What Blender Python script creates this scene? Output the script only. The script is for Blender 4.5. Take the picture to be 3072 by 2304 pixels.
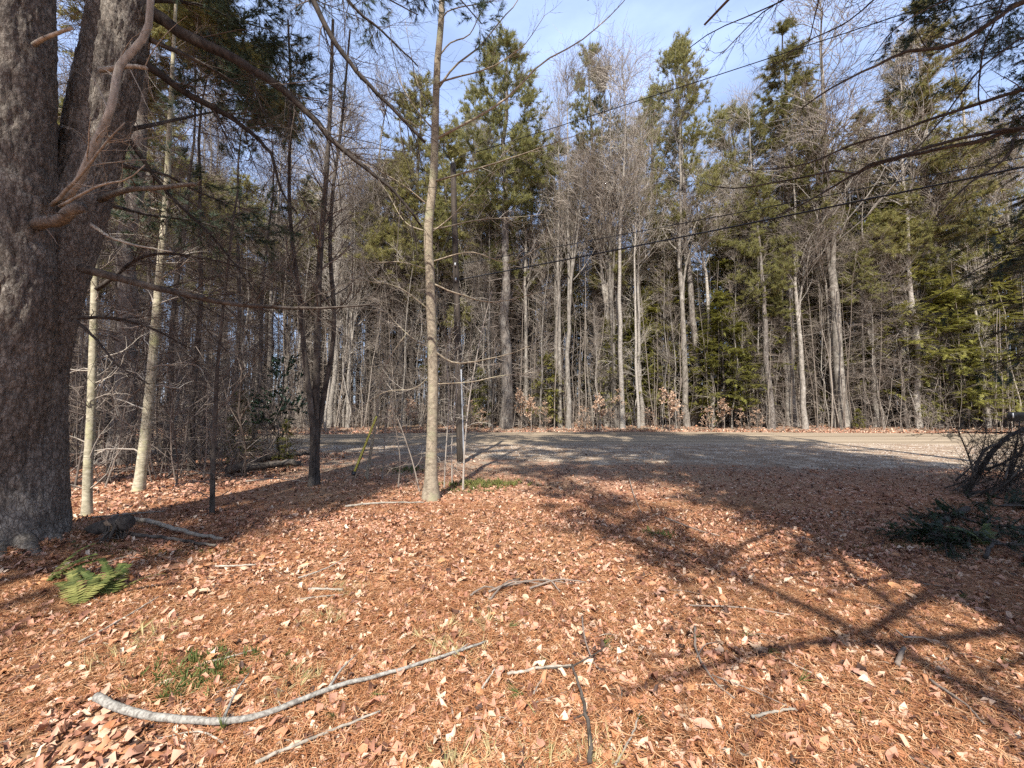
import bpy, math, random
import numpy as np
from mathutils import Vector, Matrix

for o in list(bpy.data.objects):
    bpy.data.objects.remove(o)
random.seed(7)
RG = np.random.default_rng(11)
SC = bpy.context.scene
COL = SC.collection

# ------------------------------------------------------------------ camera
EYE = 1.5
FPX = 386.0                       # focal length in pixels of a 1024 x 768 frame
PITCH = math.atan(28.0 / FPX)     # horizon at row 412
cam = bpy.data.cameras.new('camera')
cam.sensor_width = 36.0
cam.lens = FPX / 1024.0 * 36.0
cam.clip_start = 0.05
cam.clip_end = 3000.0
camo = bpy.data.objects.new('camera', cam)
camo.location = (0, 0, EYE)
camo.rotation_euler = (math.pi / 2 + PITCH, 0, 0)
COL.objects.link(camo)
SC.camera = camo

# ------------------------------------------------------------------ sky and sun
SUN_EL = math.radians(49)
SUN_AZ = math.radians(190)        # clockwise from +Y: behind the camera, a little to the left
sunv = Vector((math.sin(SUN_AZ) * math.cos(SUN_EL), math.cos(SUN_AZ) * math.cos(SUN_EL), math.sin(SUN_EL)))
world = bpy.data.worlds.new('World')
SC.world = world
world.use_nodes = True
wn, wl = world.node_tree.nodes, world.node_tree.links
wn.clear()
wo = wn.new('ShaderNodeOutputWorld')
wb = wn.new('ShaderNodeBackground')
wb.inputs['Strength'].default_value = 0.095
sky = wn.new('ShaderNodeTexSky')
sky.sky_type = 'NISHITA'
sky.sun_disc = False
sky.sun_elevation = SUN_EL
sky.sun_rotation = SUN_AZ
sky.air_density = 1.0
sky.dust_density = 1.2
sky.ozone_density = 2.0
tc = wn.new('ShaderNodeTexCoord')
mp = wn.new('ShaderNodeMapping')
mp.inputs['Scale'].default_value = (1.6, 1.6, 4.5)
mp.inputs['Rotation'].default_value = (0.25, 0.2, 0.5)
cn = wn.new('ShaderNodeTexNoise')
cn.inputs['Scale'].default_value = 2.2
cn.inputs['Detail'].default_value = 6
cn.inputs['Roughness'].default_value = 0.55
cr = wn.new('ShaderNodeValToRGB')
cr.color_ramp.elements[0].position = 0.42
cr.color_ramp.elements[0].color = (0.36, 0.36, 0.36, 1)
cr.color_ramp.elements[1].position = 0.78
cr.color_ramp.elements[1].color = (0.66, 0.66, 0.66, 1)
mx = wn.new('ShaderNodeMix')
mx.data_type = 'RGBA'
mx.inputs['B'].default_value = (5.0, 6.4, 10.0, 1)
wl.new(tc.outputs['Generated'], mp.inputs['Vector'])
wl.new(mp.outputs['Vector'], cn.inputs['Vector'])
wl.new(cn.outputs['Fac'], cr.inputs['Fac'])
wl.new(cr.outputs['Color'], mx.inputs['Factor'])
wl.new(sky.outputs['Color'], mx.inputs['A'])
wl.new(mx.outputs['Result'], wb.inputs['Color'])
wl.new(wb.outputs['Background'], wo.inputs['Surface'])

sun = bpy.data.lights.new('sun', 'SUN')
sun.energy = 5.0
sun.angle = math.radians(0.53)
sun.color = (1.0, 0.955, 0.88)
suno = bpy.data.objects.new('sun', sun)
suno.location = sunv * 60
suno.rotation_euler = (-sunv).to_track_quat('-Z', 'Y').to_euler()
COL.objects.link(suno)

SC.view_settings.view_transform = 'Standard'
SC.view_settings.look = 'None'
SC.view_settings.exposure = 1.1
SC.view_settings.gamma = 1.0
SC.view_settings.use_curve_mapping = False
SC.cycles.use_denoising = False
SC.cycles.adaptive_threshold = 0.012
SC.cycles.max_bounces = 4
SC.cycles.diffuse_bounces = 2
SC.cycles.glossy_bounces = 1
SC.cycles.transmission_bounces = 3
SC.cycles.transparent_max_bounces = 8

# ------------------------------------------------------------------ pixel helpers (1024 x 768 frame to real places)
_c, _s = math.cos(PITCH), math.sin(PITCH)
def ray(px, py):
    a = (px - 512) / FPX
    b = (384 - py) / FPX
    return np.array([a, _c - b * _s, _s + b * _c])
def P(px, py, Y):
    r = ray(px, py)
    t = Y / r[1]
    return np.array([r[0] * t, Y, EYE + r[2] * t])
def G(px, py, z=0.0):
    r = ray(px, py)
    t = (EYE - z) / -r[2]
    return np.array([r[0] * t, r[1] * t, z])
def XP(px, Y):
    return (px - 512) / FPX * Y

# ------------------------------------------------------------------ noise
_T = np.random.default_rng(3).random((32, 32, 32))
def vnoise(p):
    p = np.asarray(p, float)
    i = np.floor(p).astype(int)
    f = p - i
    f = f * f * (3 - 2 * f)
    i0 = i % 32
    i1 = (i + 1) % 32
    x0, y0, z0 = i0[..., 0], i0[..., 1], i0[..., 2]
    x1, y1, z1 = i1[..., 0], i1[..., 1], i1[..., 2]
    fx, fy, fz = f[..., 0], f[..., 1], f[..., 2]
    c00 = _T[x0, y0, z0] * (1 - fx) + _T[x1, y0, z0] * fx
    c10 = _T[x0, y1, z0] * (1 - fx) + _T[x1, y1, z0] * fx
    c01 = _T[x0, y0, z1] * (1 - fx) + _T[x1, y0, z1] * fx
    c11 = _T[x0, y1, z1] * (1 - fx) + _T[x1, y1, z1] * fx
    return (c00 * (1 - fy) + c10 * fy) * (1 - fz) + (c01 * (1 - fy) + c11 * fy) * fz
def n2(x, y, s, seed=0.0):
    p = np.stack([np.asarray(x, float) / s, np.asarray(y, float) / s, np.full(np.shape(x), seed + 0.37)], -1)
    return vnoise(p)
def unit(v):
    return v / np.maximum(np.linalg.norm(v, axis=-1, keepdims=True), 1e-9)

# ------------------------------------------------------------------ the lie of the land
FARX = np.array([-120, -60, -35, -16, -6, 0, 8, 15, 32, 60, 120.])
FARY = np.array([-40, -4, 14, 24.3, 27.2, 28.0, 28.4, 28.2, 26.0, 19, -5.])
def far_edge(x):
    return np.interp(x, FARX, FARY)
def near_edge(x):
    return far_edge(x) - 10.2 - 0.3 * np.sin(np.asarray(x) * 0.3)
def verge_edge(x):
    x = np.asarray(x, float)
    w = np.interp(x, [-30, -9, -3, 2, 6, 12, 20, 40], [0.8, 1.4, 4.5, 6.2, 6.8, 8.4, 8.0, 3.0])
    return near_edge(x) - w + 0.9 * (n2(x, x * 0, 1.3, 5) - .5) + 0.7 * (n2(x, x * 0, .4, 9) - .5)
def gz(x, y):
    x = np.asarray(x, float); y = np.asarray(y, float)
    fe, ne = far_edge(x), verge_edge(x)
    flat = np.clip(np.maximum(ne - 0.3 - y, y - fe - 0.6) / 2.0, 0, 1)
    h = (n2(x, y, 2.3) - .5) * .10 + (n2(x, y, .7, 4) - .5) * .035 + (n2(x, y, 9, 7) - .5) * .12
    bank = np.clip((y - fe - 0.5) / 3.5, 0, 1)
    bank = bank * bank * (3 - 2 * bank) * .30
    deep = np.clip((y - fe - 6) / 60, 0, 1) * 3.5 * (.5 + .5 * n2(x, y, 30, 2))
    d2 = (x + 5.0) ** 2 + (y - 4.1) ** 2
    mound = .16 * np.exp(-d2 / 1.6)
    return h * flat + bank + deep + mound

# ------------------------------------------------------------------ mesh building
def mesh(name, V, F, smooth=True):
    me = bpy.data.meshes.new(name)
    V = np.ascontiguousarray(V, dtype=np.float32)
    F = [np.asarray(f) for f in F if len(f)]
    me.vertices.add(len(V))
    me.vertices.foreach_set('co', V.ravel())
    idx = np.concatenate([f.ravel() for f in F]).astype(np.int32)
    tot = np.concatenate([np.full(len(f), f.shape[1]) for f in F]).astype(np.int32)
    st = np.concatenate([[0], np.cumsum(tot)[:-1]]).astype(np.int32)
    me.loops.add(len(idx))
    me.loops.foreach_set('vertex_index', idx)
    me.polygons.add(len(tot))
    me.polygons.foreach_set('loop_start', st)
    me.polygons.foreach_set('use_smooth', np.full(len(tot), smooth))
    me.update(calc_edges=True)
    return me
def obj(name, me, mat=None, parent=None, loc=None):
    o = bpy.data.objects.new(name, me)
    if mat is not None and me is not None and not me.materials:
        me.materials.append(mat)
    COL.objects.link(o)
    if parent is not None:
        o.parent = parent
    if loc is not None:
        o.location = loc
    return o
def tag(o, label=None, cat=None, group=None, kind=None):
    if label: o['label'] = label
    if cat: o['category'] = cat
    if group: o['group'] = group
    if kind: o['kind'] = kind
    return o
def thing(name, label, cat, loc=(0, 0, 0), group=None, rz=0.0, scale=1.0):
    o = bpy.data.objects.new(name, None)
    o.empty_display_size = .3
    COL.objects.link(o)
    o.location = loc
    o.rotation_euler = (0, 0, rz)
    o.scale = (scale,) * 3 if np.isscalar(scale) else scale
    return tag(o, label, cat, group)
class MB:
    def __init__(s):
        s.V, s.F, s.n = [], [], 0
    def add(s, V, *Fs):
        V = np.asarray(V, float).reshape(-1, 3)
        for f in Fs:
            f = np.asarray(f)
            if len(f): s.F.append(f + s.n)
        s.V.append(V); s.n += len(V)
    def tubes(s, Pn, R, S=5, caps=False):
        Pn = np.asarray(Pn, float); R = np.asarray(R, float)
        if Pn.ndim == 2:
            Pn, R = Pn[None], R[None]
        N, K = Pn.shape[:2]
        if N == 0: return
        T = unit(np.gradient(Pn, axis=1))
        D = unit(Pn[:, -1] - Pn[:, 0])
        ref = np.where(np.abs(D[:, 2:3]) > .8, np.array([[1., .13, 0]]), np.array([[0, .07, 1.]]))
        n1 = unit(np.cross(T, ref[:, None, :]))
        n2_ = np.cross(T, n1)
        a = np.arange(S) / S * 2 * np.pi
        V = Pn[:, :, None] + R[:, :, None, None] * (np.cos(a)[None, None, :, None] * n1[:, :, None] + np.sin(a)[None, None, :, None] * n2_[:, :, None])
        k, j = np.meshgrid(np.arange(K - 1), np.arange(S), indexing='ij')
        j2 = (j + 1) % S
        f = np.stack([k * S + j, k * S + j2, (k + 1) * S + j2, (k + 1) * S + j], -1).reshape(-1, 4)
        F = (f[None] + (np.arange(N) * K * S)[:, None, None]).reshape(-1, 4)
        fs = [F]
        if caps:
            c0 = np.arange(S)[::-1][None] + (np.arange(N) * K * S)[:, None]
            c1 = np.arange(S)[None] + (np.arange(N) * K * S + (K - 1) * S)[:, None]
            fs += [c0, c1]
        s.add(V, *fs)
    def inst(s, proto, pos, axis, scale, roll=None, up=None, rng=RG):
        """copies of a small prototype: its +Y along axis, +Z towards up"""
        V, F = proto
        N = len(pos)
        if N == 0: return
        ay = unit(np.asarray(axis, float))
        if up is None:
            up = rng.normal(size=(N, 3))
        ax = unit(np.cross(ay, up))
        az = np.cross(ax, ay)
        M = np.stack([ax, ay, az], 1)
        W = np.einsum('vi,nij->nvj', V, M) * np.asarray(scale).reshape(N, 1, -1) + np.asarray(pos)[:, None]
        fs = [(f[None] + (np.arange(N) * len(V))[:, None, None]).reshape(-1, f.shape[1]) for f in F]
        s.add(W, *fs)
    def box(s, c, d, rz=0):
        c = np.asarray(c, float); d = np.asarray(d, float) / 2
        v = np.array([[x, y, z] for z in (-1, 1) for y in (-1, 1) for x in (-1, 1)], float) * d
        R_ = np.array([[math.cos(rz), -math.sin(rz), 0], [math.sin(rz), math.cos(rz), 0], [0, 0, 1]])
        s.add(v @ R_.T + c, np.array([[0, 2, 3, 1], [4, 5, 7, 6], [0, 1, 5, 4], [2, 6, 7, 3], [0, 4, 6, 2], [1, 3, 7, 5]]))
    def mesh(s, name, smooth=True):
        return mesh(name, np.concatenate(s.V), s.F, smooth)
    def build(s, name, mat, parent=None, smooth=True, loc=None):
        return obj(name, s.mesh(name, smooth), mat, parent, loc)

def curve(pts, K):
    """Catmull-Rom through the points, K samples evenly by length"""
    p = np.asarray(pts, float)
    if len(p) == 2:
        t = np.linspace(0, 1, K)[:, None]
        return p[0] * (1 - t) + p[1] * t
    q = np.concatenate([[2 * p[0] - p[1]], p, [2 * p[-1] - p[-2]]])
    out = []
    for i in range(1, len(q) - 2):
        t = np.linspace(0, 1, 12, endpoint=False)[:, None]
        a, b, c, d = q[i - 1], q[i], q[i + 1], q[i + 2]
        out.append(.5 * ((2 * b) + (-a + c) * t + (2 * a - 5 * b + 4 * c - d) * t ** 2 + (-a + 3 * b - 3 * c + d) * t ** 3))
    out.append(p[-1:])
    o = np.concatenate(out)
    L = np.concatenate([[0], np.cumsum(np.linalg.norm(np.diff(o, axis=0), axis=1))])
    u = np.linspace(0, L[-1], K)
    return np.stack([np.interp(u, L, o[:, k]) for k in range(3)], -1)

def spawn(Pn, R, n, t0, t1, ang, L, K=4, rf=.5, rmin=.002, up=0.0, jit=.12, grav=0.0, flat=0.0, rng=RG, tip=.25, bias=1.0):
    """children of a set of branches, all at once"""
    if Pn.ndim == 2:
        Pn, R = Pn[None], R[None]
    N, K0 = Pn.shape[:2]
    t = t0 + (t1 - t0) * rng.random((N, n)) ** bias
    fi = t * (K0 - 1)
    i = np.minimum(fi.astype(int), K0 - 2)
    f = (fi - i)[..., None]
    ar = np.arange(N)[:, None]
    A, B = Pn[ar, i], Pn[ar, i + 1]
    pos = A * (1 - f) + B * f
    tan = unit(B - A)
    rad = R[ar, i] * (1 - f[..., 0]) + R[ar, i + 1] * f[..., 0]
    rv = rng.normal(size=(N, n, 3))
    rv[..., 2] *= (1 - flat)
    perp = unit(rv - tan * (rv * tan).sum(-1, keepdims=True))
    a = np.asarray(ang(t) if callable(ang) else ang) * (1 + rng.normal(size=(N, n)) * .18)
    d = np.cos(a)[..., None] * tan + np.sin(a)[..., None] * perp
    d[..., 2] += up
    d = unit(d)
    Ls = (L(t) if callable(L) else np.full((N, n), L)) * rng.uniform(.55, 1.15, (N, n))
    step = (Ls / (K - 1))[..., None]
    pts = [pos]
    for k in range(K - 1):
        pts.append(pts[-1] + d * step)
        d = d + rng.normal(size=d.shape) * jit
        d[..., 2] += grav
        d = unit(d)
    C = np.stack(pts, 2).reshape(N * n, K, 3)
    r0 = np.maximum(rad * rf, rmin).reshape(-1, 1)
    RR = r0 * np.linspace(1, tip, K)[None]
    return C, RR, t.reshape(-1)
def ends(Pn):
    return Pn[:, -1], unit(Pn[:, -1] - Pn[:, -2])
def along(Pn, n, t0=.3, t1=1.0, rng=RG):
    N, K = Pn.shape[:2]
    t = rng.uniform(t0, t1, (N, n)) * (K - 1)
    i = np.minimum(t.astype(int), K - 2)
    f = (t - i)[..., None]
    ar = np.arange(N)[:, None]
    A, B = Pn[ar, i], Pn[ar, i + 1]
    return (A * (1 - f) + B * f).reshape(-1, 3), unit(B - A).reshape(-1, 3)

# ------------------------------------------------------------------ materials
def mat_new(name):
    m = bpy.data.materials.new(name)
    m.use_nodes = True
    nt = m.node_tree
    b = nt.nodes['Principled BSDF']
    b.inputs['Roughness'].default_value = .85
    b.inputs['Specular IOR Level'].default_value = .2
    return m, nt, b
def ramp(nt, stops, mode='LINEAR'):
    r = nt.nodes.new('ShaderNodeValToRGB')
    r.color_ramp.interpolation = mode
    e = r.color_ramp.elements
    while len(e) < len(stops):
        e.new(.5)
    for k, (p, c) in enumerate(stops):
        e[k].position = p
        e[k].color = (*c, 1)
    return r
def noise(nt, vec, scale, detail=4, rough=.55):
    n = nt.nodes.new('ShaderNodeTexNoise')
    n.inputs['Scale'].default_value = scale
    n.inputs['Detail'].default_value = detail
    n.inputs['Roughness'].default_value = rough
    if vec is not None:
        nt.links.new(vec, n.inputs['Vector'])
    return n
def mixc(nt, fac, a, b, blend='MIX'):
    m = nt.nodes.new('ShaderNodeMix')
    m.data_type = 'RGBA'
    m.blend_type = blend
    for s, v in (('Factor', fac), ('A', a), ('B', b)):
        if isinstance(v, bpy.types.NodeSocket):
            nt.links.new(v, m.inputs[s])
        elif s == 'Factor':
            m.inputs[s].default_value = v
        else:
            m.inputs[s].default_value = (*v, 1)
    return m.outputs['Result']
def coords(nt, scale=(1, 1, 1), which='Object'):
    t = nt.nodes.new('ShaderNodeTexCoord')
    m = nt.nodes.new('ShaderNodeMapping')
    m.inputs['Scale'].default_value = scale
    nt.links.new(t.outputs[which], m.inputs['Vector'])
    return m.outputs['Vector']
def bump(nt, b, h, strength=.5, dist=.01):
    n = nt.nodes.new('ShaderNodeBump')
    n.inputs['Strength'].default_value = strength
    n.inputs['Distance'].default_value = dist
    nt.links.new(h, n.inputs['Height'])
    nt.links.new(n.outputs['Normal'], b.inputs['Normal'])
def bark(name, dark, light, patch=None, scale=10, stretch=.3, bs=.7, dist=.02, bands=False, pf=(.52, .68)):
    m, nt, b = mat_new(name)
    v = coords(nt, (1, 1, stretch))
    n = noise(nt, v, scale, 6, .65)
    r = ramp(nt, [(.33, dark), (.62, light)])
    nt.links.new(n.outputs['Fac'], r.inputs['Fac'])
    c = r.outputs['Color']
    if patch:
        v2 = coords(nt)
        n2_ = noise(nt, v2, 3.1, 5, .6)
        r2 = ramp(nt, [(pf[0], (0, 0, 0)), (pf[1], (1, 1, 1))])
        nt.links.new(n2_.outputs['Fac'], r2.inputs['Fac'])
        c = mixc(nt, r2.outputs['Color'], c, patch)
    if bands:
        v3 = coords(nt, (.6, .6, 22))
        n3 = noise(nt, v3, 2.0, 3, .6)
        r3 = ramp(nt, [(.58, (0, 0, 0)), (.66, (1, 1, 1))])
        nt.links.new(n3.outputs['Fac'], r3.inputs['Fac'])
        c = mixc(nt, r3.outputs['Color'], c, dark)
    oi = nt.nodes.new('ShaderNodeObjectInfo')
    hv = nt.nodes.new('ShaderNodeHueSaturation')
    mr = nt.nodes.new('ShaderNodeMapRange')
    mr.inputs['To Min'].default_value = .78
    mr.inputs['To Max'].default_value = 1.2
    nt.links.new(oi.outputs['Random'], mr.inputs['Value'])
    nt.links.new(mr.outputs['Result'], hv.inputs['Value'])
    nt.links.new(c, hv.inputs['Color'])
    nt.links.new(hv.outputs['Color'], b.inputs['Base Color'])
    bump(nt, b, n.outputs['Fac'], bs, dist)
    return m
def island(name, stops, trans=0.0, rough=.7, spec=.25, mode='LINEAR', tcol=None, objvar=False):
    m, nt, b = mat_new(name)
    g = nt.nodes.new('ShaderNodeNewGeometry')
    r = ramp(nt, stops, mode)
    src = g.outputs['Random Per Island']
    if objvar:
        oi = nt.nodes.new('ShaderNodeObjectInfo')
        ma = nt.nodes.new('ShaderNodeMath'); ma.operation = 'MULTIPLY_ADD'
        ma.inputs[1].default_value = .7
        mb = nt.nodes.new('ShaderNodeMath'); mb.operation = 'MULTIPLY'
        mb.inputs[1].default_value = .3
        nt.links.new(oi.outputs['Random'], mb.inputs[0])
        nt.links.new(src, ma.inputs[0]); nt.links.new(mb.outputs[0], ma.inputs[2])
        src = ma.outputs[0]
    nt.links.new(src, r.inputs['Fac'])
    b.inputs['Roughness'].default_value = rough
    b.inputs['Specular IOR Level'].default_value = spec
    nt.links.new(r.outputs['Color'], b.inputs['Base Color'])
    if trans:
        t = nt.nodes.new('ShaderNodeBsdfTranslucent')
        nt.links.new(r.outputs['Color'], t.inputs['Color'])
        mx = nt.nodes.new('ShaderNodeMixShader')
        mx.inputs[0].default_value = trans
        nt.links.new(b.outputs[0], mx.inputs[1]); nt.links.new(t.outputs[0], mx.inputs[2])
        nt.links.new(mx.outputs[0], nt.nodes['Material Output'].inputs['Surface'])
    return m
def plain(name, c1, c2, scale=20, rough=.6, spec=.3, bs=.2, dist=.003, metal=0):
    m, nt, b = mat_new(name)
    n = noise(nt, coords(nt), scale, 5)
    r = ramp(nt, [(.3, c1), (.7, c2)])
    nt.links.new(n.outputs['Fac'], r.inputs['Fac'])
    nt.links.new(r.outputs['Color'], b.inputs['Base Color'])
    b.inputs['Roughness'].default_value = rough
    b.inputs['Specular IOR Level'].default_value = spec
    b.inputs['Metallic'].default_value = metal
    bump(nt, b, n.outputs['Fac'], bs, dist)
    return m

M = {}
M['pine_bark'] = bark('old_pine_bark', (.038, .033, .027), (.205, .178, .148), (.29, .262, .222), 34, .5, 1.0, .02, pf=(.5, .8))
def crack(m, scale, stretch, dark, w=.09):
    nt = m.node_tree; b = nt.nodes['Principled BSDF']
    src = b.inputs['Base Color'].links[0].from_socket
    v = coords(nt, (1, 1, stretch))
    nz = noise(nt, v, scale * .6, 3)
    mv = nt.nodes.new('ShaderNodeVectorMath'); mv.operation = 'MULTIPLY_ADD'
    mv.inputs[1].default_value = (.06, .06, .06)
    nt.links.new(nz.outputs['Color'], mv.inputs[0]); nt.links.new(v, mv.inputs[2])
    vo = nt.nodes.new('ShaderNodeTexVoronoi'); vo.feature = 'DISTANCE_TO_EDGE'
    vo.inputs['Scale'].default_value = scale
    nt.links.new(mv.outputs[0], vo.inputs['Vector'])
    r = ramp(nt, [(0, (1, 1, 1)), (w, (0, 0, 0))])
    nt.links.new(vo.outputs['Distance'], r.inputs['Fac'])
    nt.links.new(mixc(nt, r.outputs['Color'], src, dark), b.inputs['Base Color'])
crack(M['pine_bark'], 30, .38, (.075, .06, .048), .13)
M['pine_far'] = bark('pine_bark', (.05, .04, .034), (.185, .158, .134), (.23, .21, .18), 14, .25, .8, .03)
M['grey_bark'] = bark('grey_bark', (.10, .086, .07), (.255, .225, .19), (.34, .31, .265), 9, .5, .5, .01)
M['maple_bark'] = bark('young_maple_bark', (.16, .128, .092), (.33, .275, .20), (.27, .26, .16), 14, 1.4, .5, .006, bands=True)
M['pale_bark'] = bark('pale_bark', (.17, .15, .10), (.40, .36, .265), (.32, .31, .17), 12, 1.6, .4, .006, bands=True)
M['birch_bark'] = bark('birch_bark', (.14, .12, .10), (.35, .315, .27), None, 8, 2.5, .3, .004, bands=True)
M['shaded_limb_bark'] = bark('pine_limb_bark_shaded', (.014, .011, .009), (.055, .044, .036), None, 14, .4, .6, .01)  # crown shade over the long limbs is put into this darker bark colour
M['dark_bark'] = bark('dark_bark', (.022, .018, .015), (.085, .07, .057), (.13, .11, .09), 14, .4, .6, .01)
M['twig'] = island('twig_bark', [(0, (.09, .07, .055)), (.5, (.215, .178, .145)), (1, (.36, .31, .255))], 0, .85, .15, objvar=True)
M['twig_pale'] = island('pale_twig', [(0, (.20, .17, .14)), (.5, (.36, .315, .265)), (1, (.50, .45, .38))], 0, .85, .15, objvar=True)
M['twig_dead'] = island('dead_twig', [(0, (.06, .046, .037)), (.6, (.17, .135, .11)), (1, (.30, .25, .21))], 0, .85, .15, objvar=True)
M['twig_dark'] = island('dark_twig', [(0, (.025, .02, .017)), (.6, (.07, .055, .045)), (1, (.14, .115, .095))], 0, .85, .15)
M['deadwood'] = bark('bare_deadwood', (.16, .135, .105), (.38, .335, .275), None, 22, .25, .5, .005)
M['birch_stick'] = bark('silver_stick_bark', (.085, .075, .065), (.26, .245, .215), None, 60, .8, .7, .004)
M['splint'] = plain('split_wood', (.14, .085, .05), (.36, .25, .16), 38, .8, .2, .6, .008)
M['pine_needle'] = island('pine_needles', [(0, (.115, .12, .045)), (.35, (.22, .215, .075)), (.75, (.31, .28, .105)), (1, (.36, .295, .13))], .4, .6, .3, objvar=True)
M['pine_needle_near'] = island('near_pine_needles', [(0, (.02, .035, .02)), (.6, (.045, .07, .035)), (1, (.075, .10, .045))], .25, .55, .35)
M['spruce_needle'] = island('spruce_needles', [(0, (.09, .095, .035)), (.5, (.20, .19, .065)), (1, (.33, .25, .10))], .35, .6, .3, objvar=True)
M['hemlock'] = island('hemlock_needles', [(0, (.08, .085, .02)), (.5, (.22, .21, .045)), (1, (.34, .305, .09))], .4, .6, .3, objvar=True)
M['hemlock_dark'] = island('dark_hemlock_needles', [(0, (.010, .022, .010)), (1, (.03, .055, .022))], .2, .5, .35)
M['holly'] = island('broad_evergreen_leaf', [(0, (.008, .02, .012)), (.7, (.018, .045, .022)), (1, (.04, .075, .035))], .15, .35, .5)
M['beech_leaf'] = island('dry_beech_leaf', [(0, (.34, .20, .12)), (.5, (.52, .35, .24)), (1, (.66, .51, .38))], .35, .7, .2)
LEAFST = [(0, (.04, .022, .016)), (.16, (.14, .06, .035)), (.32, (.34, .16, .10)), (.5, (.48, .26, .18)), (.64, (.41, .175, .08)), (.8, (.52, .32, .22)), (.95, (.58, .41, .29)), (1, (.66, .52, .39))]
M['leaf'] = island('fallen_leaf', LEAFST, .12, .65, .3)
M['needle_litter'] = island('fallen_pine_needles', [(0, (.11, .045, .02)), (.35, (.31, .125, .05)), (.7, (.44, .21, .10)), (1, (.60, .38, .21))], .1, .6, .3)
M['grass'] = island('dry_grass', [(0, (.35, .27, .13)), (.6, (.50, .41, .22)), (1, (.25, .28, .09))], .2, .7, .2)
M['green'] = island('green_ground_plant', [(0, (.04, .065, .015)), (.5, (.09, .125, .03)), (1, (.18, .19, .06))], .25, .6, .3)
M['fern'] = island('fern_green', [(0, (.07, .085, .025)), (.5, (.17, .175, .05)), (1, (.26, .25, .08))], .3, .6, .3)
M['fern_dark'] = island('fern_dark', [(0, (.05, .075, .02)), (.6, (.12, .145, .04)), (1, (.2, .2, .06))], .3, .6, .3)
M['stone'] = island('gravel_stone', [(0, (.16, .14, .12)), (.5, (.34, .29, .24)), (1, (.52, .46, .40))], 0, .85, .2)
M['wire'] = plain('black_cable', (.012, .012, .013), (.025, .025, .026), 20, .5)
M['pole'] = bark('weathered_pole', (.02, .016, .013), (.07, .056, .045), None, 10, .08, .6, .006)
M['conduit'] = plain('grey_conduit', (.20, .21, .23), (.30, .31, .335), 12, .4, .5)
M['yellow'] = plain('yellow_plastic', (.42, .35, .05), (.60, .51, .09), 14, .45, .4)
M['steel'] = plain('galvanised_steel', (.3, .3, .3), (.45, .45, .45), 30, .45, .5, metal=.8)
M['black_metal'] = plain('black_painted_metal', (.008, .008, .009), (.02, .02, .022), 14, .32, .5)
M['board'] = bark('grey_board', (.22, .18, .15), (.42, .36, .31), None, 14, .3, .4, .003)

# ground materials
def ground_material():
    m, nt, b = mat_new('forest_floor')
    t = nt.nodes.new('ShaderNodeTexCoord').outputs['Object']
    n1 = noise(nt, t, 9, 8, .75)
    r1 = ramp(nt, [(.28, (.05, .025, .016)), (.42, (.20, .08, .035)), (.55, (.35, .15, .07)), (.68, (.42, .22, .13)), (.8, (.50, .33, .21))])
    nt.links.new(n1.outputs['Fac'], r1.inputs['Fac'])
    vo = nt.nodes.new('ShaderNodeTexVoronoi')
    vo.inputs['Scale'].default_value = 17
    nt.links.new(t, vo.inputs['Vector'])
    r2 = ramp(nt, [(0, (.08, .035, .022)), (.3, (.30, .13, .065)), (.6, (.40, .21, .135)), (1, (.52, .35, .23))])
    sep = nt.nodes.new('ShaderNodeSeparateColor')
    nt.links.new(vo.outputs['Color'], sep.inputs[0])
    nt.links.new(sep.outputs[0], r2.inputs['Fac'])
    c = mixc(nt, .5, r1.outputs['Color'], r2.outputs['Color'])
    n3 = noise(nt, t, .35, 4, .6)
    r3 = ramp(nt, [(.45, (0, 0, 0)), (.7, (1, 1, 1))])
    nt.links.new(n3.outputs['Fac'], r3.inputs['Fac'])
    c = mixc(nt, r3.outputs['Color'], c, mixc(nt, .6, c, (.30, .22, .12)))
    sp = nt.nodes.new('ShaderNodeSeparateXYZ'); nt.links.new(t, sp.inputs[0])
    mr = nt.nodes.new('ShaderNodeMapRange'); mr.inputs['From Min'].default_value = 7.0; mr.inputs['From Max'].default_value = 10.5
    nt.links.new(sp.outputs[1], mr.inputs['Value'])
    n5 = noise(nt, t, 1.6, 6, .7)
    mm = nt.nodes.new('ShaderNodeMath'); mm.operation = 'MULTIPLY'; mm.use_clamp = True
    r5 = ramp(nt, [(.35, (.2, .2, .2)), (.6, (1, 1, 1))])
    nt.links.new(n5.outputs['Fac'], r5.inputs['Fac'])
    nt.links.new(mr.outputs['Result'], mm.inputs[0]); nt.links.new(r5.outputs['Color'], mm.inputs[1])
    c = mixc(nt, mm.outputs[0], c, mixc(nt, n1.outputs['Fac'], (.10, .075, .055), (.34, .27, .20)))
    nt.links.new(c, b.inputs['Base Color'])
    b.inputs['Roughness'].default_value = .9
    h = nt.nodes.new('ShaderNodeMath'); h.operation = 'ADD'
    nt.links.new(n1.outputs['Fac'], h.inputs[0]); nt.links.new(sep.outputs[1], h.inputs[1])
    bump(nt, b, h.outputs[0], .8, .03)
    return m
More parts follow.
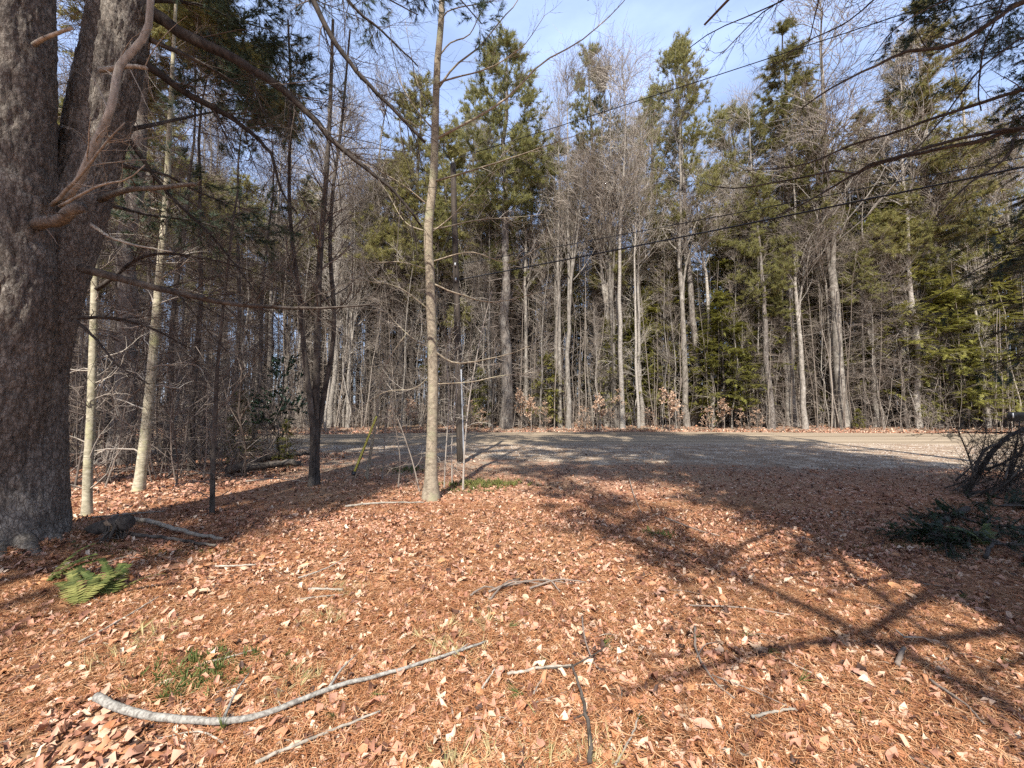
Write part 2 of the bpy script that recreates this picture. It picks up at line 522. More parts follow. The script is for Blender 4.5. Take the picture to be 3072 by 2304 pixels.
def road_material():
    m, nt, b = mat_new('worn_sandy_asphalt')
    t = nt.nodes.new('ShaderNodeTexCoord').outputs['Object']
    n1 = noise(nt, t, 60, 4, .7)
    r1 = ramp(nt, [(.3, (.22, .17, .115)), (.7, (.40, .315, .22))])
    nt.links.new(n1.outputs['Fac'], r1.inputs['Fac'])
    v = coords(nt, (.05, 1, 1))
    n2_ = noise(nt, v, 1.1, 5, .6)
    r2 = ramp(nt, [(.36, (.48, .46, .44)), (.62, (1, 1, 1))])
    nt.links.new(n2_.outputs['Fac'], r2.inputs['Fac'])
    c = mixc(nt, 1.0, r1.outputs['Color'], r2.outputs['Color'], 'MULTIPLY')
    nt.links.new(c, b.inputs['Base Color'])
    b.inputs['Roughness'].default_value = .8
    bump(nt, b, n1.outputs['Fac'], .4, .006)
    return m
def gravel_material():
    m, nt, b = mat_new('sandy_gravel')
    t = nt.nodes.new('ShaderNodeTexCoord').outputs['Object']
    vo = nt.nodes.new('ShaderNodeTexVoronoi')
    vo.inputs['Scale'].default_value = 26
    nt.links.new(t, vo.inputs['Vector'])
    sep = nt.nodes.new('ShaderNodeSeparateColor')
    nt.links.new(vo.outputs['Color'], sep.inputs[0])
    r1 = ramp(nt, [(0, (.19, .145, .10)), (.6, (.36, .285, .205)), (1, (.52, .43, .33))])
    nt.links.new(sep.outputs[0], r1.inputs['Fac'])
    n2_ = noise(nt, t, 1.3, 7, .7)
    r2 = ramp(nt, [(.40, (0, 0, 0)), (.55, (1, 1, 1))])
    nt.links.new(n2_.outputs['Fac'], r2.inputs['Fac'])
    n4 = noise(nt, t, 14, 5, .7)
    r4 = ramp(nt, [(.35, (.10, .07, .045)), (.65, (.30, .20, .13))])
    nt.links.new(n4.outputs['Fac'], r4.inputs['Fac'])
    c = mixc(nt, r2.outputs['Color'], r1.outputs['Color'], r4.outputs['Color'])
    nt.links.new(c, b.inputs['Base Color'])
    b.inputs['Roughness'].default_value = .9
    bump(nt, b, sep.outputs[1], .6, .02)
    return m
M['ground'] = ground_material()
M['road'] = road_material()
M['gravel'] = gravel_material()

# ------------------------------------------------------------------ ground, road, verge
u = np.linspace(-1, 1, 221)
gx = np.sinh(u * 5.2) / math.sinh(5.2) * 900
gy = np.sinh(u * 5.2) / math.sinh(5.2) * 900 + 6
X, Y = np.meshgrid(gx, gy)
Z = gz(X, Y)
N_ = len(gx)
i, j = np.meshgrid(np.arange(N_ - 1), np.arange(N_ - 1), indexing='ij')
q = (i * N_ + j).ravel()
floor = tag(obj('forest_floor', mesh('forest_floor', np.stack([X, Y, Z], -1).reshape(-1, 3), [np.stack([q, q + 1, q + N_ + 1, q + N_], -1)]), M['ground']), kind='structure')

def strip(name, xs, e0, e1, nz, mat, z0, crown=0.0):
    t = np.linspace(0, 1, nz)[None]
    y0, y1 = e0(xs)[:, None], e1(xs)[:, None]
    Yv = y0 * (1 - t) + y1 * t
    Xv = np.repeat(xs[:, None], nz, 1)
    edge = np.minimum(t, 1 - t) * np.abs(y1 - y0)
    Zv = z0 * np.clip(edge / .25, -.3, 1) - .012 * (edge < .02) + crown * 4 * t * (1 - t) + gz(Xv, Yv) * 0 + (n2(Xv, Yv, 1.1, 3) - .5) * .01
    a, c = len(xs), nz
    i, j = np.meshgrid(np.arange(a - 1), np.arange(c - 1), indexing='ij')
    q = (i * c + j).ravel()
    return tag(obj(name, mesh(name, np.stack([Xv, Yv, Zv], -1).reshape(-1, 3), [np.stack([q, q + c, q + c + 1, q + 1], -1)]), mat), kind='structure')
xs = np.linspace(-60, 60, 321)
strip('gravel_verge', xs, verge_edge, lambda x: near_edge(x) + .4, 24, M['gravel'], .028)
strip('road', xs, near_edge, far_edge, 24, M['road'], .045, .05)
strip('far_verge', xs, lambda x: far_edge(x) - .15, lambda x: far_edge(x) + .95 + .8 * (n2(x, x * 0, .8, 3) - .5), 8, M['gravel'], .033)

# ------------------------------------------------------------------ leaf prototypes
def leaf_ovate(seed, w=.34, curl=.12, fold=.1):
    r = np.random.default_rng(seed)
    st = np.array([.26, .64]); hw = np.array([.95, .85]) * w
    c = r.uniform(-1, 1, 2) * curl
    tw = r.uniform(-1, 1) * curl
    V = [[0, 0, 0]]
    for k in range(2):
        V += [[-hw[k] * r.uniform(.8, 1.15), st[k] + r.uniform(-.05, .05), c[k] + fold + tw * (k - .5)], [0, st[k], c[k]], [hw[k] * r.uniform(.8, 1.15), st[k] + r.uniform(-.05, .05), c[k] + fold - tw * (k - .5) + r.uniform(-.5, .5) * curl]]
    V += [[r.uniform(-.1, .1), 1, r.uniform(-1, 1.6) * curl]]
    V = np.array(V); V[:, 1] -= .5
    return V, [np.array([[0, 2, 1], [0, 3, 2], [4, 5, 7], [5, 6, 7]]), np.array([[1, 2, 5, 4], [2, 3, 6, 5]])]
def leaf_lobed(seed, lobes=5, curl=.14, n=13):
    r = np.random.default_rng(seed)
    a = -math.pi / 2 + .3 + (2 * math.pi - .6) * np.arange(n) / (n - 1)
    ph = r.uniform(-.2, .2)
    rad = .40 + .13 * np.cos((a - math.pi / 2 + ph) * lobes) * (.5 + .5 * np.abs(np.sin(a * .5 + .8))) + r.uniform(-.05, .05, n)
    rad[np.abs(a - math.pi / 2) < .3] += .07
    z = curl * (np.sin(a * 2 + r.uniform(0, 6)) * .5 + r.uniform(-.5, .5, n)) * rad * 1.4
    V = np.concatenate([[[0, -.05, -.03]], np.stack([np.cos(a) * rad, np.sin(a) * rad, z], -1)])
    return V, [np.array([[0, k, k + 1] for k in range(1, n)])]
def leaf_fine(seed, w, curl, fold):
    """a curled leaf with wavy edges for the ones one can pick out"""
    r = np.random.default_rng(seed)
    nu = 7
    V = []
    u = np.linspace(0, 1, nu)
    prof = np.sin(np.pi * np.clip(u * .92 + .06, 0, 1)) ** .8
    b1, b2, tw = r.uniform(-1, 1, 3) * curl
    for k in range(nu):
        zc = b1 * math.sin(u[k] * 3) + b2 * math.sin(u[k] * 6 + 1)
        for q_ in (-1, -.5, 0, .5, 1):
            hw = w * prof[k] * (1 + .14 * math.sin(k * 2.4 + q_ * 3 + seed)) * q_
            V.append([hw, u[k] - .5 + .05 * abs(q_), zc + fold * abs(q_) ** 1.5 * prof[k] + tw * q_ * (u[k] - .5) + r.uniform(-1, 1) * curl * .13 * abs(q_)])
    F = [[k * 5 + q_, k * 5 + q_ + 1, (k + 1) * 5 + q_ + 1, (k + 1) * 5 + q_] for k in range(nu - 1) for q_ in range(4)]
    return np.array(V), [np.array(F)]
LEAVES = [leaf_ovate(1, .32, .2, .12), leaf_ovate(2, .26, .3, .18), leaf_ovate(3, .36, .15, .08), leaf_ovate(4, .28, .35, .14), leaf_lobed(5, 5, .5), leaf_lobed(6, 4, .7), leaf_lobed(7, 5, .8), leaf_ovate(8, .2, .4, .26)]
LEAFW = np.array([.17, .17, .14, .15, .06, .07, .07, .17])
NEEDLE_TUFT = None
def tuft(nb, spread, w, seed, two=False, taper=True):
    """blades fanned about +Y, unit length"""
    r = np.random.default_rng(seed)
    V, F = [], []
    for k in range(nb):
        a = r.uniform(0, 2 * math.pi); s = spread * r.uniform(.25, 1)
        d = np.array([math.sin(s) * math.cos(a), math.cos(s), math.sin(s) * math.sin(a)])
        side = unit(np.cross(d, r.normal(size=3)))
        L = r.uniform(.7, 1.1)
        b = np.array([0, r.uniform(-.25, .15), 0])
        n0 = len(V)
        V += [b - side * w / 2, b + side * w / 2, b + d * L]
        F.append([n0, n0 + 1, n0 + 2])
    return np.array(V), [np.array(F)]
TUFT_FAR = tuft(13, 1.05, .10, 1)
TUFT_NEAR = tuft(15, .85, .045, 2)
def spray(n, seed, w=.11, droop=.18):
    """flat hemlock spray along +Y, unit length, two rows of short leaflets"""
    r = np.random.default_rng(seed)
    V, F = [], []
    for k in range(n):
        t = (k + .3) / n
        for sgn in (-1, 1):
            L = .42 * (1 - t * .75) * r.uniform(.7, 1.15)
            a = r.uniform(.7, 1.1)
            b = np.array([0, t, -droop * t * t])
            d = np.array([sgn * math.sin(a), math.cos(a), r.uniform(-.35, .15)])
            pr = np.array([math.cos(a), -sgn * math.sin(a), 0]) * w * .5
            n0 = len(V)
            V += [b - pr, b + pr, b + d * L]
            F.append([n0, n0 + 1, n0 + 2])
    return np.array(V), [np.array(F)]
SPRAY = spray(5, 3, .15)
SPRAY_NEAR = spray(8, 4, .10)
def pick(lst, n, rng=RG):
    return rng.integers(0, len(lst), n)

# ------------------------------------------------------------------ leaf and needle litter
def lit_points(n, y0, y1, xr=1.45, rng=RG):
    y = np.sqrt(rng.uniform(y0 * y0, y1 * y1, n))
    x = rng.uniform(-xr, xr, n) * y
    return x, y
mb = MB()
PG = RG
def scatter_leaves(mb, x, y, smin, smax, tilt, lift, rng=RG):
    n = len(x)
    z = gz(x, y) + rng.uniform(.004, lift, n)
    kind = rng.choice(len(LEAVES), n, p=LEAFW)
    a = rng.uniform(0, 2 * math.pi, n)
    el = rng.normal(size=n) * tilt
    ax = np.stack([np.cos(a) * np.cos(el), np.sin(a) * np.cos(el), np.sin(el)], -1)
    up = np.stack([rng.normal(size=n) * tilt, rng.normal(size=n) * tilt, np.ones(n)], -1)
    up[rng.random(n) < .4] *= -1
    s = rng.uniform(smin, smax, n) * rng.choice([.7, 1, 1.25], n)
    for k in range(len(LEAVES)):
        w = kind == k
        mb.inst(LEAVES[k], np.stack([x, y, z], -1)[w], ax[w], s[w], up=up[w])
for (n, y0, y1, s0, s1) in ((4000, 1.0, 1.7, .02, .045), (14000, 1.5, 3.2, .025, .07), (22000, 3.2, 6.0, .03, .07), (22000, 6.0, 11.0, .035, .075), (5000, 11.0, 17, .06, .11)):
    x, y = lit_points(n, y0, y1)
    keep = (y < verge_edge(x) + RG.random(n) ** 3 * 5) & (RG.random(n) > np.clip((y - 7.2) / 3.5, 0, 1) * np.where(np.abs(x - 4) < 11, .65, 0)) & (n2(x, y, .9, 21) * .9 + n2(x, y, .3, 27) * .4 + RG.random(n) * .5 > .62)
    scatter_leaves(mb, x[keep], y[keep], s0, s1, .20, .028)
x = RG.uniform(-45, 45, 9000); y = far_edge(x) + RG.exponential(1.6, 9000) + .3
scatter_leaves(mb, x, y, .10, .2, .3, .06)
x, y = RG.uniform(-16, -5.5, 6000), RG.uniform(4, 14, 6000)
scatter_leaves(mb, x, y, .07, .12, .3, .04)
tag(mb.build('leaf_litter', M['leaf'], floor, smooth=True), kind='stuff')

leaf_me = []
FINE = [leaf_fine(1, .33, .06, .06), leaf_fine(2, .27, .10, .12), leaf_fine(3, .38, .05, -.07), leaf_fine(4, .30, .12, .04), leaf_fine(5, .24, .12, .18), leaf_fine(6, .36, .08, .09), leaf_fine(7, .31, .14, -.1), leaf_lobed(8, 5, .35, 25), leaf_lobed(9, 5, .5, 25), leaf_lobed(10, 4, .4, 25), leaf_lobed(11, 5, .3, 25)]
for k, (V, F) in enumerate(FINE):
    for c in range(3):
        me = mesh('leaf', V, F, True)
        leaf_me.append(me)
LC = [((.40, .215, .15), (.50, .30, .215)), ((.34, .15, .065), (.48, .25, .12)), ((.40, .26, .165), (.52, .37, .25))]
for c, (a, b_) in enumerate(LC):
    m = plain('dry_leaf_%s' % 'abc'[c], a, b_, 9, .65, .3, .3, .004)
    for k in range(c, len(leaf_me), 3):
        leaf_me[k].materials.append(m)
lx, ly = lit_points(300, 1.5, 4.2)
for k in range(300):
    o = obj('leaf', leaf_me[k % len(leaf_me)], None, floor)
    o.location = (lx[k], ly[k], float(gz(lx[k], ly[k])) + random.uniform(.02, .035))
    o.rotation_euler = (random.gauss(0, .16) + (math.pi if random.random() < .4 else 0), random.gauss(0, .16), random.uniform(0, 6.28))
    s = random.uniform(.06, .115)
    o.scale = (s, s, s)

mb = MB()
for (n, y0, y1, w) in ((120000, 1.1, 3.4, .0028), (80000, 3.4, 6.5, .0045), (30000, 6.5, 11, .007)):
    x, y = lit_points(n, y0, y1)
    keep = (y < verge_edge(x)) & (n2(x, y, .9, 31) * .7 + n2(x, y, .25, 8) * .5 + RG.random(n) * .35 > .62)
    x, y = x[keep], y[keep]; n = len(x)
    a = RG.uniform(0, 2 * math.pi, n) ; L = RG.uniform(.06, .15, n)
    z = gz(x, y) + RG.uniform(.006, .04, n)
    d = np.stack([np.cos(a), np.sin(a), RG.normal(size=n) * .12], -1)
    s = np.stack([-np.sin(a), np.cos(a), np.zeros(n)], -1)
    p = np.stack([x, y, z], -1)
    bend = s * (RG.normal(size=n) * .18 * L)[:, None]
    V = np.stack([p - d * L[:, None] / 2, p + bend + s * w * .7, p + d * L[:, None] / 2, p + bend - s * w * .7], 1)
    b0 = np.arange(n)[:, None] * 4
    mb.add(V, b0 + np.array([[0, 1, 3]]), b0 + np.array([[1, 2, 3]]))
tag(mb.build('needle_litter', M['needle_litter'], floor, smooth=False), kind='stuff')

# small stones on the gravel
tet = (np.array([[0, 0, .5], [.5, 0, 0], [0, .55, .05], [-.5, 0, 0], [0, -.5, 0]]), [np.array([[0, 1, 2], [0, 2, 3], [0, 3, 4], [0, 4, 1]])])
x = RG.uniform(-14, 20, 9000)
y = verge_edge(x) + RG.random(9000) * (near_edge(x) - verge_edge(x) + .4)
mb = MB()
mb.inst(tet, np.stack([x, y, np.full(9000, .028)], -1), np.stack([np.cos(x * 99), np.sin(x * 99), x * 0], -1), RG.uniform(.015, .05, 9000), up=np.tile([0, 0, 1.], (9000, 1)))
tag(mb.build('loose_gravel', M['stone'], None, smooth=False), kind='stuff')

# ------------------------------------------------------------------ tree prototypes (unit: metres)
def trunk_line(H, r0, K=14, wob=.12, lean=0.0, rng=RG, top=.08, flare=1.3):
    z = np.linspace(0, 1, K)
    off = np.cumsum(rng.normal(size=(K, 2)) * wob, 0); off -= off[0]
    off[:, 0] += lean * z * H
    Pn = np.concatenate([off, (z * H)[:, None]], 1)
    Pn[0, 2] = -.25
    R = r0 * ((1 - z) ** .85 * (1 - top) + top)
    R[0] *= flare
    return Pn, R
def pts_at(Pn, R, t):
    K = len(Pn); f = t * (K - 1); i = np.minimum(f.astype(int), K - 2); f = (f - i)[:, None]
    return Pn[i] * (1 - f) + Pn[i + 1] * f, R[i] * (1 - f[:, 0]) + R[i + 1] * f[:, 0]
def whorl(Pn, R, ts, L, el, K=6, rf=.3, rmin=.01, jit=.1, grav=0.0, rng=RG):
    """branches straight out of a trunk: L(t) long, el(t) radians above the horizontal"""
    pos, rad = pts_at(Pn, R, ts)
    n = len(ts)
    a = rng.uniform(0, 2 * math.pi, n)
    e = el(ts) + rng.normal(size=n) * .12
    d = np.stack([np.cos(a) * np.cos(e), np.sin(a) * np.cos(e), np.sin(e)], -1)
    step = (L(ts) * rng.uniform(.6, 1.15, n) / (K - 1))[:, None]
    pts = [pos]
    for k in range(K - 1):
        pts.append(pts[-1] + d * step)
        d = d + rng.normal(size=d.shape) * jit; d[:, 2] += grav; d = unit(d)
    C = np.stack(pts, 1)
    r0 = np.maximum(rad * rf, rmin)
    return C, r0[:, None] * np.linspace(1, .2, K)[None]

def make_pine(seed, H=28, r0=.34, crown=.5, width=3.4, dens=1.0, dead=60):
    g = np.random.default_rng(seed)
    T, TR = trunk_line(H, r0, 16, .10, 0, g)
    wood, dm, fol = MB(), MB(), MB()
    wood.tubes(T, TR, 10)
    ts = g.uniform(.12, crown + .05, dead)
    B, BR = whorl(T, TR, ts, lambda t: .8 + 1.6 * g.random(len(t)), lambda t: np.full(len(t), .0), 5, .1, .012, .15, -.03, g)
    dm.tubes(B, BR, 4)
    C, CR, _ = spawn(B, BR, 7, .15, 1, .8, .7, 3, .5, .006, 0, .25, 0, 0, g)
    dm.tubes(C, CR, 3)
    n = int(70 * dens)
    ts = 1 - (1 - crown) * g.random(n) ** .8
    prof = lambda t: np.interp((t - crown) / (1 - crown), [0, .15, .45, .8, 1], [.55, 1.0, .9, .5, .14]) * width
    B, BR = whorl(T, TR, ts, prof, lambda t: np.interp((t - crown) / (1 - crown), [0, .6, 1], [.02, .30, .95]), 6, .16, .018, .13, .06, g)
    wood.tubes(B, BR, 4)
    C, CR, tt = spawn(B, BR, 9, .25, 1, .75, 1.0, 4, .5, .007, .12, .15, .08, .45, g)
    wood.tubes(C, CR, 3)
    p, d = along(C, 4, .25, 1.0, g)
    d[:, 2] += .45
    p2, d2 = along(B, 7, .55, 1.0, g)
    d2[:, 2] += .5
    p, d = np.concatenate([p, p2]), unit(np.concatenate([d, d2]))
    fol.inst(TUFT_FAR, p + g.normal(size=p.shape) * .05, d, g.uniform(.26, .44, len(p)), rng=g)
    return dict(trunk=wood.mesh('trunk'), dead_branches=dm.mesh('dead_branches'), crown=fol.mesh('crown', False)), dict(trunk='pine_far', dead_branches='twig_dead', crown='pine_needle'), H
def make_spruce(seed, H=26, r0=.27, crown=.42, width=2.6):
    g = np.random.default_rng(seed)
    T, TR = trunk_line(H, r0, 16, .06, 0, g)
    wood, dm, fol = MB(), MB(), MB()
    wood.tubes(T, TR, 9)
    B, BR = whorl(T, TR, g.uniform(.06, crown + .1, 90), lambda t: .8 + 1.5 * g.random(len(t)), lambda t: np.full(len(t), -.1), 5, .1, .012, .12, -.03, g)
    dm.tubes(B, BR, 4)
    C, CR, _ = spawn(B, BR, 7, .15, 1, .8, .6, 3, .5, .006, 0, .25, -.03, 0, g)
    dm.tubes(C, CR, 3)
    ts = 1 - (1 - crown) * g.random(110) ** .75
    prof = lambda t: np.interp((t - crown) / (1 - crown), [0, .2, .6, 1], [.7, 1.0, .62, .08]) * width
    B, BR = whorl(T, TR, ts, prof, lambda t: np.interp((t - crown) / (1 - crown), [0, .6, 1], [-.25, .05, .7]), 6, .16, .015, .08, .05, g)
    wood.tubes(B, BR, 4)
    C, CR, tt = spawn(B, BR, 9, .15, 1, .8, .65, 3, .5, .006, -.1, .12, -.02, .6, g)
    p, d = along(C, 4, .1, 1.0, g)
    p2, d2 = along(B, 9, .35, 1.0, g)
    p, d = np.concatenate([p, p2]), np.concatenate([d, d2])
    fol.inst(TUFT_FAR, p, d, g.uniform(.2, .34, len(p)), rng=g)
    return dict(trunk=wood.mesh('trunk'), dead_branches=dm.mesh('dead_branches'), crown=fol.mesh('crown', False)), dict(trunk='grey_bark', dead_branches='twig_dead', crown='spruce_needle'), H
def make_hemlock(seed, H=13, r0=.14, low=.12, width=2.8, nb=90, matl='hemlock', near=False):
    g = np.random.default_rng(seed)
    T, TR = trunk_line(H, r0, 12, .05, 0, g)
    wood, fol = MB(), MB()
    wood.tubes(T, TR, 8)
    ts = low + (1 - low) * g.random(nb) ** 1.05
    prof = lambda t: np.interp((t - low) / (1 - low), [0, .25, .7, 1], [.75, 1.0, .55, .1]) * width
    B, BR = whorl(T, TR, ts, prof, lambda t: np.interp(t, [0, .5, 1], [.0, .12, .6]), 6, .2, .01, .08, -.05, g)
    wood.tubes(B, BR, 4)
    C, CR, tt = spawn(B, BR, 9, .22, 1, .85, .75, 3, .5, .004, -.05, .1, -.06, .85, g)
    wood.tubes(C, CR, 3)
    p, d = along(C, 5, .05, .9, g)
    p2, d2 = along(B, 6, .4, .98, g)
    p, d = np.concatenate([p, p2]), np.concatenate([d, d2])
    d = d + g.normal(size=d.shape) * [.5, .5, .1]
    up = np.tile([0, 0, 1.], (len(p), 1)) + g.normal(size=p.shape) * .18
    fol.inst(SPRAY_NEAR if near else SPRAY, p, d, g.uniform(.28, .5, len(p)), up=up)
    return dict(trunk=wood.mesh('trunk'), crown=fol.mesh('crown', False)), dict(trunk='dark_bark', crown=matl), H
def make_hardwood(seed, H=22, r0=.19, first=.42, forks=1, bark='grey_bark', tw='twig', L1=.30, n1=26, wob=.075, fine=4):
    g = np.random.default_rng(seed)
    T, TR = trunk_line(H, r0, 16, wob, 0, g, .05)
    wood, tws = MB(), MB()
    wood.tubes(T, TR, 9)
    S = [(T, TR)]
    for k in range(forks):
        f, fr, _ = spawn(T, TR, 1, .28, .5, .22, H * .5, 12, .75, .03, .12, .04, .03, 0, g, tip=.12)
        wood.tubes(f, fr, 7); S.append((f[0], fr[0]))
    for (t_, r_) in S:
        B, BR, _ = spawn(t_, r_, n1, first if t_ is T else .2, .98, .75, lambda t: H * L1 * (1.12 - t) * .9 + .6, 6, .45, .020, .22, .14, .07, 0, g, bias=.85)
        wood.tubes(B, BR, 4)
        C, CR, _ = spawn(B, BR, 8, .18, 1, .75, 1.7, 4, .5, .011, .12, .17, .04, 0, g)
        tws.tubes(C, CR, 3)
        D, DR, _ = spawn(C, CR, fine, .15, 1, .75, .95, 3, .6, .009, .06, .2, .03, 0, g)
        tws.tubes(D, DR, 3)
    lo, lr = whorl(T, TR, g.uniform(.12, first, 9), lambda t: 1 + 1.5 * g.random(len(t)), lambda t: np.full(len(t), .25), 5, .12, .01, .18, .02, g)
    wood.tubes(lo, lr, 4)
    C, CR, _ = spawn(lo, lr, 6, .2, 1, .7, .9, 3, .5, .008, .05, .2, 0, 0, g)
    tws.tubes(C, CR, 3)
    return dict(trunk=wood.mesh('trunk'), crown=tws.mesh('crown')), dict(trunk=bark, crown=tw), H
def make_pole(seed, H=13, r0=.06, bark='grey_bark', tw='twig'):
    g = np.random.default_rng(seed)
    T, TR = trunk_line(H, r0, 12, .10, 0, g, .06)
    wood, tws = MB(), MB()
    wood.tubes(T, TR, 6)
    B, BR, _ = spawn(T, TR, 24, .22, .98, .85, lambda t: 2.6 * (1.15 - t), 5, .4, .008, .15, .13, .07, 0, g)
    wood.tubes(B, BR, 3)
    C, CR, _ = spawn(B, BR, 7, .15, 1, .65, .9, 3, .5, .008, .1, .15, .03, 0, g)
    tws.tubes(C, CR, 3)
    D, DR, _ = spawn(C, CR, 4, .15, 1, .65, .5, 3, .6, .006, .1, .15, .03, 0, g)
    tws.tubes(D, DR, 3)
    return dict(trunk=wood.mesh('trunk'), crown=tws.mesh('crown')), dict(trunk=bark, crown=tw), H
def make_deadcon(seed, H=15, r0=.10, green=.72, nb=110, L=1.7):
    g = np.random.default_rng(seed)
    T, TR = trunk_line(H, r0, 12, .06, 0, g, .06)
    wood, tws, fol = MB(), MB(), MB()
    wood.tubes(T, TR, 7)
    B, BR = whorl(T, TR, g.uniform(.05, green + .05, nb), lambda t: np.interp(t, [0, .4, 1], [L, L, .6]), lambda t: np.full(len(t), -.02), 6, .14, .009, .13, -.035, g)
    tws.tubes(B, BR, 3)
    C, CR, _ = spawn(B, BR, 9, .12, 1, .8, .65, 3, .5, .006, 0, .2, -.03, .5, g)
    tws.tubes(C, CR, 3)
    D, DR, _ = spawn(C, CR, 3, .2, 1, .8, .3, 2, .6, .0045, 0, .2, 0, .4, g)
    tws.tubes(D, DR, 3)
    B, BR = whorl(T, TR, g.uniform(green, 1, 40), lambda t: np.interp(t, [green, 1], [1.9, .3]), lambda t: np.interp(t, [green, 1], [.05, .8]), 5, .2, .01, .1, .03, g)
    wood.tubes(B, BR, 3)
    C, CR, _ = spawn(B, BR, 7, .2, 1, .8, .6, 3, .5, .004, 0, .12, 0, .5, g)
    p, d = along(C, 4, .1, 1, g)
    fol.inst(TUFT_FAR, p, d, g.uniform(.18, .3, len(p)), rng=g)
    return dict(trunk=wood.mesh('trunk'), dead_branches=tws.mesh('dead_branches'), crown=fol.mesh('crown', False)), dict(trunk='dark_bark', dead_branches='twig_dead', crown='pine_needle'), H
def make_beech(seed, H=3.2, leaves=True, r0=.022):
    g = np.random.default_rng(seed)
    T, TR = trunk_line(H, r0, 9, .05, 0, g, .12, 1.2)
    wood, fol = MB(), MB()
    wood.tubes(T, TR, 6)
    B, BR, _ = spawn(T, TR, 16, .15, .97, 1.0, lambda t: H * .42 * (1.15 - t), 5, .5, .005, .08, .15, .01, 0, g)
    wood.tubes(B, BR, 3)
    C, CR, _ = spawn(B, BR, 6, .2, 1, .7, H * .14, 3, .6, .003, 0, .15, 0, .5, g)
    wood.tubes(C, CR, 3)
    parts = dict(stem=wood.mesh('stem')); mats = dict(stem='twig')
    if leaves:
        p, d = along(C, 4, .2, 1, g)
        w = g.random(len(p)) < .95
        p, d = p[w], d[w]
        d = d + g.normal(size=d.shape) * .5; d[:, 2] -= .5
        fol.inst(LEAVES[0], p, d, g.uniform(.10, .17, len(p)), rng=g)
        parts['leaves'] = fol.mesh('leaves', False); mats['leaves'] = 'beech_leaf'
    return parts, mats, H
PROTO = {
    'pineA': make_pine(101, 28, .34, .48, 3.8, 1.25), 'pineB': make_pine(102, 28, .36, .52, 3.6, 1.2, 80), 'pineC': make_pine(103, 28, .30, .44, 4.2, 1.3, 50),
    'spruce': make_spruce(104), 'spruceB': make_spruce(105, 26, .25, .5, 2.3),
    'hemA': make_hemlock(106), 'hemB': make_hemlock(107, 9, .09, .06, 2.3, 70), 'hemC': make_hemlock(108, 17, .18, .22, 3.0, 105),
    'hemD': make_hemlock(122, 17, .2, .38, 3.1, 130), 'hwA': make_hardwood(109), 'hwB': make_hardwood(110, 22, .17, .38, 2, 'grey_bark', 'twig', .26, 18), 'hwC': make_hardwood(111, 22, .16, .5, 0, 'birch_bark', 'twig_pale', .28, 34),
    'poleA': make_pole(112), 'poleB': make_pole(113, 12, .05, 'birch_bark', 'twig_pale'), 'poleC': make_pole(114, 14, .07, 'dark_bark', 'twig'),
    'deadA': make_deadcon(115), 'deadB': make_deadcon(116, 13, .075, .8, 120, 1.4),
    'deadC': make_deadcon(123, 14, .09, .95, 130, 1.6), 'beechA': make_beech(117), 'beechB': make_beech(118, 2.4), 'beechC': make_beech(119, 4.2), 'shrubA': make_beech(120, 2.0, False, .014), 'shrubB': make_beech(121, 3.0, False, .02),
}
for k, (parts, mats, H) in PROTO.items():
    for pn, me in parts.items():
        me.materials.append(M[mats[pn]])
def plant(proto, name, label, cat, x, y, H, group=None, rz=None, wide=1.0, z=None, lean=(0, 0)):
    parts, mats, H0 = PROTO[proto]
    s = H / H0
    rz = random.uniform(0, 6.28) if rz is None else rz
    z = float(gz(x, y)) if z is None else z
    r = thing(name, label, cat, (x, y, z), group, rz, (s * wide, s * wide, s))
    r.rotation_euler = (lean[0], lean[1], rz)
    for pn, me in parts.items():
        o = obj(pn, me, None, r)
    return r
LAND = [(60, 'behind the huge double pine'), (130, 'behind the two pale young trunks'), (240, 'behind the broad evergreen bush'), (318, 'behind the three-stemmed tree'), (362, 'behind the yellow guy guard'), (431, 'behind the young maple'),
        (461, 'behind the utility pole'), (506, 'beside the big grey pine'), (568, 'beside the pale double trunk'), (615, 'beside the clump of three trunks'), (694, 'below the lone blue-green pine'), (791, 'below the tall pointed spruce'),
        (843, 'below the very tall hardwood'), (917, 'beside the pale straight trunk'), (1000, 'near the right edge')]
def near_what(x, y):
    px = 512 + 386 * x / y
    return min(LAND, key=lambda l: abs(l[0] - px))[1]
def top_h(px, py, Y):
    return P(px, py, Y)[2]

